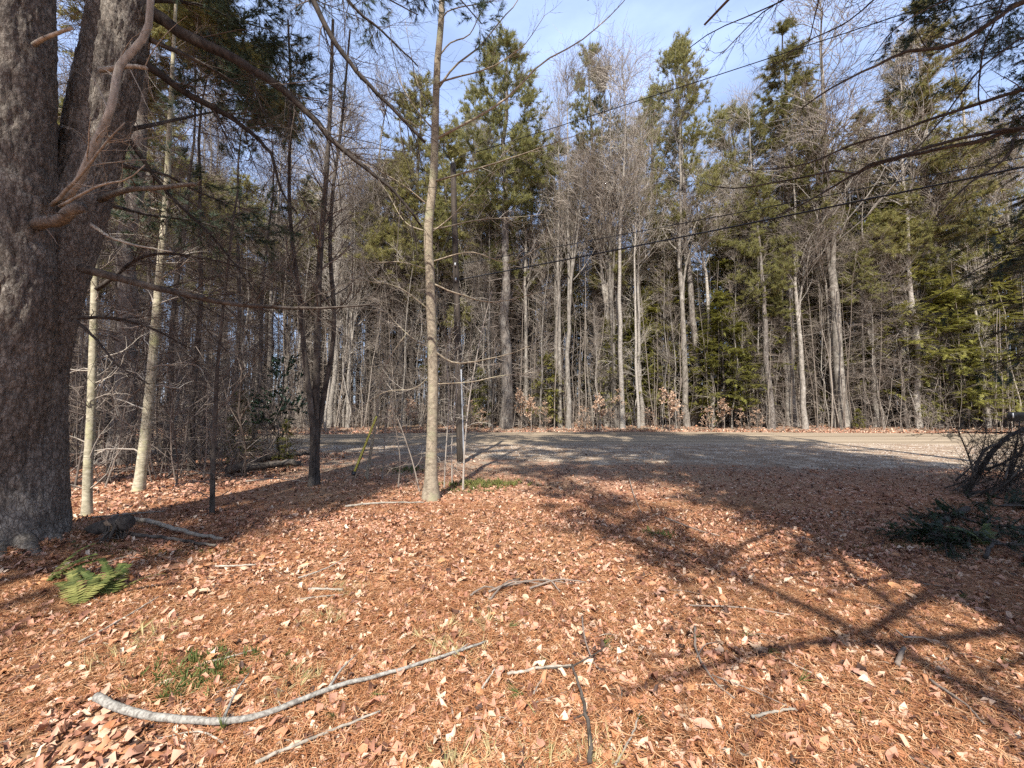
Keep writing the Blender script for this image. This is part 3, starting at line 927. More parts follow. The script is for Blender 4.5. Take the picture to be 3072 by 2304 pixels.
# ------------------------------------------------------------------ the woods across the road: trees one can point to
def far_tree(proto, name, px, Yd, top, label, cat='tree', wide=1.0, group=None, lean=(0, 0)):
    return plant(proto, name, label, cat, XP(px, Yd), Yd, top_h(px, top, Yd), group, None, wide, None, lean)
FT = [
    ('pineA', 'pine_tree', 410, 34, 88, 'tall white pine just left of the utility pole, crown thin and ragged', .95),
    ('pineB', 'pine_tree', 506, 31.2, 42, 'big white pine with thick grey trunk at the road edge right of the pole', 1.15),
    ('pineC', 'pine_tree', 470, 40, 96, 'white pine behind the utility pole, its top just right of the young maple', .9),
    ('pineA', 'pine_tree', 600, 34.5, 58, 'white pine with narrow top behind the pale double trunk in mid picture', .8),
    ('pineC', 'pine_tree', 694, 33.5, 49, 'blue-green white pine standing alone against the sky right of centre', .85),
    ('spruce', 'spruce_tree', 791, 31.5, 31, 'tall pointed spruce with brownish cones at the top, right of centre', 1.15),
    ('spruceB', 'spruce_tree', 818, 36, 82, 'shorter spruce leaning on the right side of the tall pointed spruce', 1.0),
    ('spruce', 'spruce_tree', 932, 30.5, 12, 'tallest dark spruce behind the overhanging branches at the upper right', 1.3),
    ('pineB', 'pine_tree', 560, 44, 150, 'distant white pine in the gap between two trunk clumps', .9),
    ('pineC', 'pine_tree', 372, 42, 205, 'low broad pine crown left of the young maple, across the road', 1.3),
    ('pineA', 'pine_tree', 222, 30, 222, 'brownish round-topped pine across the road, behind the dead saplings on the left', 1.5),
    ('pineB', 'pine_tree', 268, 44, 228, 'small dark pine top showing above the woods left of the three-stemmed tree', 1.0),
    ('hwB', 'hardwood_tree', 568, 31, 75, 'pale bare hardwood with two close stems at the road edge in mid picture', .9),
    ('hwA', 'hardwood_tree', 560, 31.6, 92, 'slimmer bare stem hugging the left side of the pale double trunk', .7),
    ('hwB', 'hardwood_tree', 607, 32.5, 80, 'bare hardwood with dark forked trunk, left of a clump of three', 1.1),
    ('hwA', 'hardwood_tree', 615, 31.6, 70, 'bare hardwood in the middle of a clump of three grey trunks', .9),
    ('hwC', 'hardwood_tree', 622, 30.6, 62, 'palest trunk of a clump of three, leaning slightly to the right', .9),
    ('hwC', 'birch_tree', 638, 31, 120, 'straight slender whitish birch trunk right of the clump of three', .6),
    ('hwA', 'hardwood_tree', 686, 32, 95, 'dark bare hardwood with low limbs under the lone pine right of centre', 1.0),
    ('hwA', 'hardwood_tree', 843, 30.2, 0, 'very tall bare hardwood with fan of upright twigs against the sky at right', 1.25),
    ('hwC', 'hardwood_tree', 917, 29.6, 40, 'pale straight trunk with yellow-green boughs on both sides, far right', .9),
    ('hwB', 'hardwood_tree', 985, 30, 40, 'bare hardwood with crooked pale limbs at the upper right edge', 1.0),
    ('pineB', 'pine_tree', 770, 30.2, 180, 'dark pine trunk in shade at the road edge below the tall spruce', .95),
    ('pineA', 'pine_tree', 952, 29.6, 150, 'thick dark pine trunk at the road edge, far right', 1.0),
    ('hwA', 'hardwood_tree', 804, 29.8, 130, 'grey trunk with flared foot and broken low limbs at the sunny road edge', .95),
    ('poleB', 'birch_tree', 985, 28.6, 290, 'thin white birch stem at the road edge, rightmost of the pale trunks', .9),
    ('poleA', 'hardwood_tree', 882, 29.8, 260, 'thin bare stem between two pale trunks beyond the sunny road', .9),
    ('hwC', 'birch_tree', 326, 28.6, 210, 'leaning white birch across the road, seen between the stems of the three-stemmed tree', .7),
    ('hwB', 'hardwood_tree', 348, 29, 190, 'group of slim grey stems across the road behind the yellow guy guard', .8),
    ('hwC', 'hardwood_tree', 258, 30, 190, 'pale bare hardwood across the road behind the broad evergreen bush', .9),
]
FT += [
    ('pineC', 'pine_tree', 398, 33, 170, 'low olive pine crown filling the gap left of the young maple', 1.35),
    ('pineA', 'pine_tree', 448, 34, 140, 'olive pine whose lower boughs show right of the young maple trunk', 1.3),
    ('pineC', 'pine_tree', 536, 36, 150, 'olive pine filling the gap right of the big grey pine', 1.3),
    ('pineB', 'pine_tree', 345, 36, 215, 'olive pine crown seen above the yellow guy guard', 1.4),
    ('pineC', 'pine_tree', 745, 38, 120, 'olive pine between the lone pine and the tall pointed spruce', 1.2),
    ('pineA', 'pine_tree', 655, 40, 110, 'olive pine far back right of the slender birch', 1.1),
    ('spruceB', 'spruce_tree', 880, 37, 120, 'brownish spruce behind the twig fan of the very tall hardwood', 1.2),
    ('pineA', 'pine_tree', 300, 33, 190, 'olive pine behind the stems of the three-stemmed tree', 1.3),
    ('pineC', 'pine_tree', 175, 26, 170, 'dull pine across the road behind the pale lichen trunk', 1.2),
]
for i, f in enumerate(FT):
    far_tree(*f[:6], wide=f[6], lean=(0, .09) if 'leaning white birch' in f[5] else (0, 0))
# hemlocks with yellow-green layered boughs
HM = [('hemC', 745, 33, 205, 'hemlock with yellow-green layered boughs left of the grey flared trunk'), ('hemA', 722, 31, 300, 'young hemlock of pale green boughs behind the tan beech saplings'),
      ('hemC', 873, 32.5, 165, 'broad hemlock with bright green layers between the two palest trunks at right'), ('hemA', 905, 31, 225, 'hemlock whose boughs hide the foot of the pale straight trunk at right'),
      ('hemC', 962, 31.5, 190, 'tall hemlock of drooping green layers near the right edge'), ('hemA', 1000, 30, 240, 'dense hemlock above the mailbox at the right edge'),
      ('hemB', 857, 29.4, 412, 'tiny hemlock bough of bright green low at the sunny road edge'), ('hemB', 548, 32, 360, 'small green hemlock low between the big grey pine and the double trunk'),
      ('hemB', 480, 31.5, 375, 'small hemlock behind the foot of the utility pole'), ('hemA', 830, 35, 250, 'shaded hemlock behind the very tall bare hardwood'), ('hemC', 1030, 31, 150, 'hemlock cut by the right edge of the view, across the road'),
      ('hemA', 668, 36, 270, 'hemlock deep in the woods below the lone blue-green pine'), ('hemC', 400, 38, 250, 'dull green hemlock across the road left of the young maple'), ('hemC', 440, 36, 240, 'dull green hemlock directly behind the young maple trunk')]
for f in HM:
    far_tree(f[0], 'hemlock_tree', f[1], f[2], f[3], f[4], wide=1.15)
# beech saplings with dry leaves along the far edge
BS = [(395, .9, 2.6), (412, .5, 3.2), (470, .7, 3.0), (480, 1.3, 2.4), (530, 1.0, 3.4), (545, .6, 2.8), (585, 1.2, 2.6), (600, .8, 3.6), (618, 1.6, 4.0), (650, .8, 2.4), (668, .5, 4.2), (674, 1.2, 3.6), (705, .8, 2.6), (722, 1.4, 3.2), (740, .7, 2.2), (757, 1.5, 2.4), (520, 2.2, 4.0), (565, 2.0, 3.4), (690, 2.6, 4.4), (365, 1.0, 2.2), (630, 2.4, 3.8), (900, 1.6, 2.0), (935, 2.0, 2.2), (498, 2.4, 3.2), (710, 3.0, 3.8), (575, 3.2, 4.2)]
for k, (px, dy, H) in enumerate(BS[:17]):
    H *= .75
    Yb = 29.2
    for _ in range(4):
        Yb = float(far_edge(XP(px, Yb))) + dy + .5
    plant(('beechA', 'beechB', 'beechC')[k % 3], 'beech_sapling', 'tan-leaved beech sapling at the far road edge, ' + near_what(XP(px, Yb), Yb), 'sapling', XP(px, Yb), Yb, H, 'tan-leaved beech saplings along the far road edge')
# bare twiggy shrubs at the far edge
g = np.random.default_rng(51)
for k in range(46):
    x = g.uniform(-26, 34)
    y = float(far_edge(x)) + g.uniform(.9, 3.5)
    plant(('shrubA', 'shrubB')[k % 2], 'bare_shrub', 'bare twiggy shrub along the far road edge, ' + near_what(x, y), 'shrub', x, y, g.uniform(1.2, 3.2), 'bare shrubs along the far road edge')
# the ranks behind
def bank(n, kinds, x0, x1, d0, d1, hmin, hmax, name, label, group, seed, mind=1.2, wide=(.85, 1.2)):
    g = np.random.default_rng(seed)
    done = []
    tries = 0
    while len(done) < n and tries < n * 40:
        tries += 1
        x = g.uniform(x0, x1)
        y = float(far_edge(x)) + d0 + (d1 - d0) * g.random() ** 1.2
        if y < 8 or abs(x) > y * 1.42 + 2: continue
        if any((x - a) ** 2 + (y - b) ** 2 < mind ** 2 for a, b in done): continue
        done.append((x, y))
        plant(kinds[g.integers(len(kinds))], name, label + (' close behind the road, ' if y < far_edge(x) + 12 else ' far back in the woods, ') + near_what(x, y), 'tree', x, y, g.uniform(hmin, hmax), group, g.uniform(0, 6.28), g.uniform(*wide))
bank(190, ['hwA', 'hwB', 'hwC', 'hwA'], -48, 52, 4, 30, 18, 30, 'hardwood_tree', 'bare grey hardwood', 'bare hardwoods in the woods across the road', 61)
bank(190, ['poleA', 'poleB', 'poleC', 'poleA'], -44, 48, 2.5, 26, 9, 19, 'pole_tree', 'thin bare pole-sized tree', 'thin pole trees in the woods across the road', 62, .8)
bank(130, ['deadA', 'deadB'], -44, 48, 3, 30, 10, 20, 'conifer_tree', 'slim dead-branched conifer', 'slim dead-branched conifers across the road', 63, .9)
bank(24, ['pineA', 'pineB', 'pineC'], -50, 55, 10, 36, 17, 23, 'pine_tree', 'half-hidden pine', 'hidden pines in the woods across the road', 64, 3)
bank(40, ['hemA', 'hemC', 'hemB'], 8, 50, 3, 22, 7, 13, 'hemlock_tree', 'shaded hemlock', 'hemlocks in the woods at right', 65, 1.5)

# the far wood that reads as one mass
g = np.random.default_rng(71)
mb = MB()
n = 1100
x = g.uniform(-115, 115, n); y = far_edge(np.clip(x, -60, 60)) + g.uniform(28, 75, n)
H = g.uniform(9, 17, n)
z0 = gz(x, y)
k3 = np.linspace(0, 1, 5)
Pn = np.stack([x[:, None] + g.normal(size=(n, 5)) * .15, y[:, None] + g.normal(size=(n, 5)) * .15, z0[:, None] + H[:, None] * k3[None] - .2], -1)
R = g.uniform(.06, .22, n)[:, None] * (1 - k3 * .85)[None]
mb.tubes(Pn, R, 3)
C, CR, _ = spawn(Pn, R, 15, .03, 1, 1.1, 2.6, 3, .3, .04, .1, .15, .02, 0, g)
mb.tubes(C, CR, 3)
D, DR, _ = spawn(C[::2], CR[::2], 2, .2, 1, .7, 1.5, 2, .6, .03, .05, .15, .02, 0, g)
mb.tubes(D, DR, 3)
tag(mb.build('far_woods', M['twig_dead'], None), 'mass of distant bare woods behind the roadside trees', 'woods', kind='stuff')

# thicket of bare brush filling the wood floor
def thicket(name, label, x, y, seed, hmin, hmax, mat):
    g = np.random.default_rng(seed)
    n = len(x)
    H = g.uniform(hmin, hmax, n) * g.random(n) ** .5
    k5 = np.linspace(0, 1, 5)
    dx, dy = g.normal(size=(2, n, 1)) * .12 * H[None, :, None]
    Pn = np.stack([x[:, None] + dx * k5 + g.normal(size=(n, 5)) * .05, y[:, None] + dy * k5 + g.normal(size=(n, 5)) * .05, gz(x, y)[:, None] + H[:, None] * k5 - .1], -1)
    R = g.uniform(.01, .028, n)[:, None] * (1 - k5 * .7)[None]
    m_ = MB(); m_.tubes(Pn, R, 3)
    C, CR, _ = spawn(Pn, R, 8, .08, 1, 1.0, 1.1, 3, .5, .011, .1, .2, .02, 0, g); m_.tubes(C, CR, 3)
    D, DR, _ = spawn(C, CR, 2, .2, 1, .8, .6, 2, .6, .009, .05, .2, 0, 0, g); m_.tubes(D, DR, 3)
    tag(m_.build(name, M[mat], None), label, 'brush', kind='stuff')
g = np.random.default_rng(72)
x = g.uniform(-46, 50, 1500); y = far_edge(x) + 1.5 + 20 * g.random(1500) ** 1.2
thicket('thicket', 'tangle of bare brush under the trees across the road', x, y, 73, 1.5, 7.5, 'twig')
n = 900
x = g.uniform(-44, 48, n); y = far_edge(x) + 2.5 + 22 * g.random(n) ** 1.3
H = g.uniform(5, 15, n)
k6 = np.linspace(0, 1, 6)
ln_ = g.normal(size=(2, n, 1)) * .05 * H[None, :, None]
Pn = np.stack([x[:, None] + ln_[0] * k6 + g.normal(size=(n, 6)) * .07, y[:, None] + ln_[1] * k6 + g.normal(size=(n, 6)) * .07, gz(x, y)[:, None] + H[:, None] * k6 - .1], -1)
R = g.uniform(.022, .06, n)[:, None] * (1 - k6 * .75)[None]
m_ = MB(); m_.tubes(Pn, R, 4)
C, CR, _ = spawn(Pn, R, 11, .15, 1, .95, 1.5, 3, .4, .012, .15, .16, .03, 0, g); m_.tubes(C, CR, 3)
D, DR, _ = spawn(C, CR, 1, .2, .8, .8, .9, 2, .6, .01, .05, .2, 0, 0, g); m_.tubes(D, DR, 3)
tag(m_.build('sapling_stand', M['twig'], None), 'crowded stand of thin bare stems filling the woods across the road', 'saplings', kind='stuff')
x = g.uniform(-24, -6, 420); y = g.uniform(7.5, 17, 420)
w = (y < near_edge(x) - .5) & (x < -y * .62 + .5)
thicket('left_thicket', 'tangle of dead brown brush in the left wood', x[w], y[w], 74, 1.0, 4.5, 'twig_dead')

# ------------------------------------------------------------------ the wood on the near left
LN = [('deadC', 170, 11.5, 14, 'slim dead-branched conifer behind the pale lichen trunk'), ('deadC', 196, 10, 12, 'thin conifer with brown dead branches right of the pale lichen trunk'), ('deadC', 60, 10.5, 15, 'dead-branched conifer behind the huge double pine'),
      ('deadC', 235, 12.5, 13, 'dead-branched conifer beside the broad evergreen bush'), ('deadC', 255, 15, 14, 'dead-branched conifer at the near road edge left of the three stems'), ('deadC', 110, 13, 13, 'dead-branched conifer between the two pale young trunks'),
      ('deadA', 145, 16, 15, 'dead-branched conifer far back behind the pale lichen trunk'), ('deadC', 30, 14, 13, 'dead-branched conifer at the left edge, behind the huge pine'), ('deadB', 205, 17, 12, 'dead-branched conifer near the bend of the road on the left'),
      ('deadA', 80, 18, 15, 'dead-branched conifer far back between pale trunk and huge pine'), ('poleC', 150, 9.4, 9, 'dark thin sapling close behind the pale lichen trunk'), ('poleA', 178, 13, 11, 'grey pole tree in the left wood'), ('poleC', 130, 20, 13, 'dark pole tree at the back of the left wood'), ('poleA', 100, 11, 9, 'thin grey sapling close behind the whitish young trunk')]
for f in LN:
    Yd = f[2]
    plant(f[0], 'conifer_tree' if f[0][0] == 'd' else 'pole_tree', f[4], 'tree', XP(f[1], Yd), Yd, f[3])
plant('pineB', 'pine_tree', 'thick brown pine trunk standing behind the two pale young trunks', 'tree', XP(122, 11), 11, 24, None, None, .85)
plant('hemB', 'hemlock_tree', 'low dark hemlock bough over the fallen logs on the left', 'tree', XP(243, 11.5), 11.5, 2.0, None, None, 1.1)
plant('hemB', 'hemlock_tree', 'tiny green hemlock beside the fallen logs, left of the three stems', 'tree', XP(288, 10.5), 10.5, 1.2, None, None, 1.0)

# ------------------------------------------------------------------ hand-built trees
def px_curve(pts, K):
    """list of (px, py, Y) to a smooth polyline"""
    return curve([P(*p) for p in pts], K)
def taper(r0, r1, K, pw=1.0):
    return r0 + (r1 - r0) * np.linspace(0, 1, K) ** pw
def bough(parent, name, pts, r0, r1, mat, twmat, n1=10, L1=.8, n2_=5, L2=.35, up=.05, grav=0.0, K=14, sides=7, ang=.8, seed=1, tufts=0, tmat=None, tl=.12, flat=.3, rmin=.002, t0=.12):
    """a limb with twigs: part > sub-part"""
    g = np.random.default_rng(seed)
    base = np.array(parent.location)
    C = (pts if isinstance(pts, np.ndarray) else px_curve(pts, K)) - base
    R = taper(r0, r1, len(C), .8)
    wig = g.normal(size=C.shape) * r0 * .10; wig[0] = 0
    C = C + wig
    m_ = MB(); m_.tubes(C, R, sides, True)
    limb = m_.build(name, mat, parent)
    tw = MB()
    B, BR, _ = spawn(C, np.minimum(R, .03), n1, t0, 1, ang, L1, 6, .3, rmin * 1.6, up, .10, grav, flat, g)
    tw.tubes(B, BR, 4)
    D, DR, _ = spawn(B, BR, n2_, .15, 1, .7, L2, 4, .6, rmin, up, .2, grav, flat, g)
    tw.tubes(D, DR, 3)
    E, ER, _ = spawn(D, DR, 2, .3, 1, .7, L2 * .5, 3, .7, rmin * .8, up, .2, grav, flat, g)
    tw.tubes(E, ER, 3)
    tag(tw.build('twigs', twmat, limb), kind='stuff')
    if tufts:
        p, d = along(D, tufts, .4, 1, g)
        p2, d2 = ends(D)
        p3, d3 = along(E, tufts, .3, 1, g)
        p, d = np.concatenate([p, p2, p3]), np.concatenate([d, d2, d3])
        f = MB(); f.inst(TUFT_NEAR, p, d, g.uniform(tl * .8, tl * 1.2, len(p)), rng=g)
        f.build('needles', tmat or M['pine_needle_near'], limb, smooth=False)
    return limb

# --- the huge double pine on the left
def bark_stem(name, pts, rad, parent, mat, S=140, K=340, amp=.030, seed=0):
    base = np.array(parent.location)
    C = curve(pts, K) - base
    R = np.interp(np.linspace(0, 1, K), np.linspace(0, 1, len(rad)), rad)
    T = unit(np.gradient(C, axis=0))
    n1 = unit(np.cross(T, np.array([0, 1., 0])))
    n2_ = np.cross(T, n1)
    a = np.arange(S) / S * 2 * np.pi
    zz = np.linspace(0, np.linalg.norm(np.diff(C, axis=0), axis=1).sum(), K)
    A, Zz = np.meshgrid(a, zz)
    cx, cy = np.cos(A) * R[:, None], np.sin(A) * R[:, None]
    q1 = vnoise(np.stack([cx * 17 + seed, cy * 17, Zz * 6], -1))
    q2 = vnoise(np.stack([cx * 46 + seed, cy * 46, Zz * 24 + 5], -1))
    q3 = vnoise(np.stack([cx * 2.5 + seed, cy * 2.5, Zz * 1.2 + 9], -1))
    d = amp * np.clip(np.abs(q1 - .5) * 9, 0, 1) ** .7 + amp * .5 * np.clip(np.abs(q2 - .5) * 7, 0, 1) ** .7 + amp * .5 * q2 + (q3 - .5) * .06
    rr = R[:, None] + d - amp
    V = C[:, None] + rr[..., None] * (np.cos(A)[..., None] * n1[:, None] + np.sin(A)[..., None] * n2_[:, None])
    k, j = np.meshgrid(np.arange(K - 1), np.arange(S), indexing='ij')
    f = np.stack([k * S + j, k * S + (j + 1) % S, (k + 1) * S + (j + 1) % S, (k + 1) * S + j], -1).reshape(-1, 4)
    return obj(name, mesh(name, V.reshape(-1, 3), [f]), mat, parent)
Lb = G(0, 553)
big = thing('pine_tree', 'huge old pine with two thick rough stems, cut by the left edge', 'tree', (Lb[0], Lb[1], 0))
bark_stem('trunk', [P(-42, 580, 3.95), P(-36, 545, 3.95), P(-24, 500, 3.95), P(-8, 400, 3.93), P(4, 300, 3.9), P(6, 200, 3.9), P(8, 100, 3.88), P(10, 0, 3.86), P(8, -250, 3.8), P(0, -700, 3.8)], [.40, .36, .32, .31, .30, .29, .285, .28, .26, .2], big, M['pine_bark'], seed=1)
bark_stem('trunk', [P(8, 585, 4.1), P(8, 548, 4.1), P(9, 500, 4.12), P(16, 400, 4.2), P(40, 300, 4.3), P(77, 200, 4.45), P(104, 100, 4.6), P(121, 0, 4.7), P(160, -250, 5.0), P(200, -700, 5.4)], [.46, .33, .275, .275, .285, .30, .31, .315, .28, .2], big, M['pine_bark'], seed=4)
# root flare at the foot
for k, (p0, p1, r) in enumerate([((14, 532, 4.0), (44, 560, 3.75), .15), ((30, 530, 4.1), (84, 549, 4.15), .13), ((-8, 535, 3.9), (2, 572, 3.6), .16)]):
    m_ = MB(); a_, b_ = P(*p0), P(*p1)
    a_[2] = max(a_[2], .28); b_[2] = gz(b_[0], b_[1]) - .06
    C = curve([a_, (a_ + b_) / 2 + [0, 0, -.02], b_], 14) - np.array(big.location)
    m_.tubes(C + RG.normal(size=C.shape) * .006, taper(r, .02, 14, .8), 14)
    m_.build('root', M['pine_bark'], big)
bough(big, 'limb', [(60, 205, 4.0), (80, 180, 3.9), (92, 150, 3.85), (112, 105, 3.8), (121, 65, 3.85), (146, 32, 3.9), (152, -20, 3.9), (158, -120, 3.9)], .038, .028, M['deadwood'], M['deadwood'], 9, .7, 3, .2, .02, -.05, 22, 9, seed=11)
bough(big, 'limb', [(52, 205, 3.95), (80, 176, 3.75), (100, 150, 3.6), (125, 122, 3.5)], .022, .006, M['deadwood'], M['deadwood'], 6, .45, 3, .15, .1, .02, 10, 7, .5, seed=12)
bough(big, 'limb', [(60, 206, 3.95), (98, 186, 3.7), (125, 180, 3.55), (145, 165, 3.5)], .018, .005, M['deadwood'], M['deadwood'], 5, .4, 3, .15, .1, 0, 10, 6, .5, seed=13)
bough(big, 'broken_stub', [(38, 225, 3.85), (60, 218, 3.7), (82, 207, 3.6)], .062, .05, M['pine_bark'], M['twig_dead'], 3, .4, 1, .1, .0, -.08, 8, 12, seed=14)
bough(big, 'broken_stub', [(34, 45, 3.8), (46, 37, 3.7), (72, 28, 3.65)], .024, .014, M['deadwood'], M['twig_dead'], 1, .2, 1, .1, seed=15, K=6)
bough(big, 'broken_stub', [(100, 70, 4.25), (128, 66, 4.1), (146, 68, 4.0)], .03, .02, M['deadwood'], M['deadwood'], 3, .7, 1, .1, 0, -.15, 6, 7, seed=16)
bough(big, 'broken_stub', [(100, 200, 4.35), (124, 191, 4.2), (165, 187, 4.1), (195, 184, 4.0)], .036, .02, M['pine_bark'], M['twig_dead'], 4, .5, 2, .2, 0, -.1, 8, 8, seed=17)
LIMBS = [  # long drooping live limbs reaching over the clearing
    ([(150, 12, 4.7), (190, 38, 4.75), (240, 62, 4.8), (290, 95, 4.9), (330, 138, 5.0), (370, 172, 5.1), (402, 200, 5.2), (422, 226, 5.3)], .085, .014, 46, 1.1, 0),
    ([(140, 60, 4.6), (185, 92, 4.8), (232, 118, 5.0), (270, 152, 5.1), (277, 178, 5.15), (288, 202, 5.2), (297, 212, 5.2)], .055, .01, 40, .9, 0),
    ([(300, -30, 4.6), (325, 25, 4.7), (352, 66, 4.8), (390, 106, 4.9), (425, 142, 5.0)], .045, .018, 26, .9, 0),
    ([(330, -30, 4.5), (352, 5, 4.6), (385, 34, 4.7), (418, 66, 4.8)], .024, .008, 22, .8, 0),
    ([(80, 268, 4.2), (130, 281, 4.3), (208, 300, 4.5), (255, 306, 4.7), (320, 308, 4.9), (380, 304, 5.2)], .05, .01, 30, .9, 0),
    ([(72, 318, 4.1), (110, 318, 4.2), (150, 328, 4.4), (190, 348, 4.6)], .024, .005, 18, .7, 0),
    ([(75, 320, 4.1), (95, 338, 4.1), (118, 365, 4.1), (150, 385, 4.2)], .018, .004, 14, .6, 0),
    ([(92, 225, 3.7), (112, 238, 3.6), (140, 246, 3.55), (172, 252, 3.5)], .018, .006, 9, .5, 0),
    ([(96, 290, 5.2), (150, 255, 5.4), (220, 262, 5.6), (290, 285, 5.9)], .03, .006, 26, 1.0, 0),
    ([(130, 140, 4.7), (165, 190, 5.0), (215, 240, 5.3), (262, 300, 5.6)], .03, .006, 30, 1.0, 0),
]
for k, (pts, r0, r1, n1, L1, tf) in enumerate(LIMBS):
    bough(big, 'limb', pts, r0, r1, M[{4: 'dark_bark', 7: 'deadwood'}.get(k, 'shaded_limb_bark')], M['twig_dark'], n1, L1, 7, .45, .0, -.03, 22, 8, .75, 30 + k, tf, flat=.2)
LIVE = [  # needle-bearing limbs
    ([(150, 40, 4.9), (195, 60, 5.4), (240, 85, 6.0), (275, 100, 6.4)], .035, .008, 26, 1.0, 3),
    ([(130, 130, 4.9), (175, 120, 5.5), (215, 112, 6.2), (262, 108, 6.8)], .03, .008, 13, 1.0, 3),
    ([(120, 165, 4.7), (165, 175, 5.4), (205, 195, 6.2), (262, 215, 6.8)], .03, .008, 13, 1.0, 3),
    ([(150, 0, 4.9), (200, 5, 5.4), (235, 20, 5.9), (270, 30, 6.3)], .03, .008, 24, .9, 3),
    ([(250, -60, 5.2), (330, -30, 5.6), (380, -5, 5.8), (418, 15, 6.0)], .025, .008, 14, .7, 2),
    ([(300, -80, 5.0), (400, -45, 5.5), (450, -10, 5.7), (482, 24, 5.9)], .025, .008, 12, .6, 2),
    ([(110, 205, 5.0), (150, 215, 5.8), (200, 222, 6.6), (240, 238, 7.4)], .03, .008, 22, 1.0, 3),
    ([(110, -60, 4.6), (170, -40, 4.9), (215, -20, 5.2), (250, 0, 5.4)], .03, .008, 24, .9, 3),
]
for k, (pts, r0, r1, n1, L1, tf) in enumerate(LIVE):
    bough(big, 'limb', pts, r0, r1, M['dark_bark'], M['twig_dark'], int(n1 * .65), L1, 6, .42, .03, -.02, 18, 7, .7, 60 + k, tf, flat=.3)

g = np.random.default_rng(77)
for k in range(2):
    T = curve([P(8, -250, 3.8), P(0, -700, 3.8), P(-10, -1500, 3.9)], 16) if k == 0 else curve([P(160, -250, 5.0), P(200, -700, 5.4), P(215, -1600, 5.8)], 16)
    T = T - np.array(big.location); TR = taper(.24, .05, 16)
    m_ = MB(); m_.tubes(T, TR, 10)
    B, BR = whorl(T, TR, g.uniform(.2, 1, 46), lambda t: 4.6 * (1.15 - t) + .3, lambda t: .1 + .6 * t, 6, .2, .02, .12, .04, g); m_.tubes(B, BR, 5)
    C, CR, _ = spawn(B, BR, 9, .25, 1, .75, 1.1, 4, .5, .007, .1, .15, .05, .4, g); m_.tubes(C, CR, 3)
    up_ = m_.build('upper_stem', M['dark_bark'], big)
    p, d = along(C, 4, .2, 1, g)
    f_ = MB(); f_.inst(TUFT_FAR, p, d, g.uniform(.25, .4, len(p)), rng=g); f_.build('crown', M['pine_needle'], up_, smooth=False)

# --- the young maple in the middle
b = G(431, 499)
maple = thing('maple_tree', 'young bare maple with smooth pale trunk standing in the middle of the clearing', 'tree', (b[0], b[1], float(gz(b[0], b[1]))))
Ym = b[1]
C = curve([P(431, 502, Ym), P(432, 440, Ym), P(433, 370, Ym), P(430, 280, Ym), P(428, 230, Ym), P(433, 185, Ym), P(435, 140, Ym), P(437, 70, Ym), P(442, 0, Ym), P(446, -120, Ym), P(450, -300, Ym)], 40) - np.array(maple.location)
C[0, 2] = -.15
m_ = MB(); R = np.interp(np.linspace(0, 1, 40), [0, .02, .06, .3, .6, 1], [.19, .118, .094, .080, .052, .018])
m_.tubes(C + RG.normal(size=C.shape) * .004, R, 18)
m_.build('trunk', M['maple_bark'], maple)
MBR = [
    ([(436, 139), (472, 120), (509, 96), (542, 63), (582, 40), (625, 0), (650, -40)], .027, 12), ([(432, 182), (474, 170), (526, 153), (557, 142), (585, 132)], .022, 10),
    ([(438, 84), (449, 79), (489, 68), (523, 46), (545, 15)], .018, 10), ([(437, 90), (455, 66), (480, 46), (501, 20), (518, 0), (535, -40)], .022, 9),
    ([(438, 58), (450, 43), (469, 35), (480, 15), (500, -15)], .016, 8), ([(440, 25), (450, 10), (495, 0), (530, -20)], .013, 7), ([(424, 237), (452, 216), (489, 174), (505, 150)], .012, 8),
    ([(428, 230), (450, 226), (477, 220), (518, 217), (548, 214)], .016, 10), ([(434, 130), (415, 108), (400, 80), (392, 46), (388, 10)], .016, 9), ([(428, 205), (403, 185), (367, 165), (340, 160)], .014, 9),
    ([(428, 232), (405, 222), (387, 192), (372, 172)], .012, 8), ([(432, 350), (452, 362), (472, 362), (505, 355), (523, 349), (549, 338)], .022, 9), ([(431, 283), (452, 292), (464, 295), (477, 300), (503, 301), (557, 287)], .019, 10),
    ([(428, 309), (400, 288), (369, 281), (350, 279)], .016, 10), ([(430, 348), (414, 339), (395, 322), (378, 300)], .014, 9), ([(433, 384), (470, 382), (500, 376), (540, 372)], .011, 9), ([(431, 262), (470, 252), (510, 262), (550, 240)], .013, 8),
    ([(433, 372), (415, 388), (385, 392), (360, 408)], .009, 8), ([(430, 270), (400, 262), (365, 262), (335, 250)], .013, 9), ([(436, 110), (420, 90), (412, 60), (405, 20)], .012, 8)]
g = np.random.default_rng(80)
for k, (pts, r0, n1) in enumerate(MBR):
    dy = g.uniform(-1.0, 1.2)
    n = len(pts)
    bough(maple, 'limb', [(p[0], p[1], Ym + dy * q_ / (n - 1)) for q_, p in enumerate(pts)], r0, .004, M['maple_bark'], M['twig_pale'], n1, .55, 4, .25, .12, .03, 16, 7, .7, 100 + k, flat=.1, rmin=.0022, t0=.2)

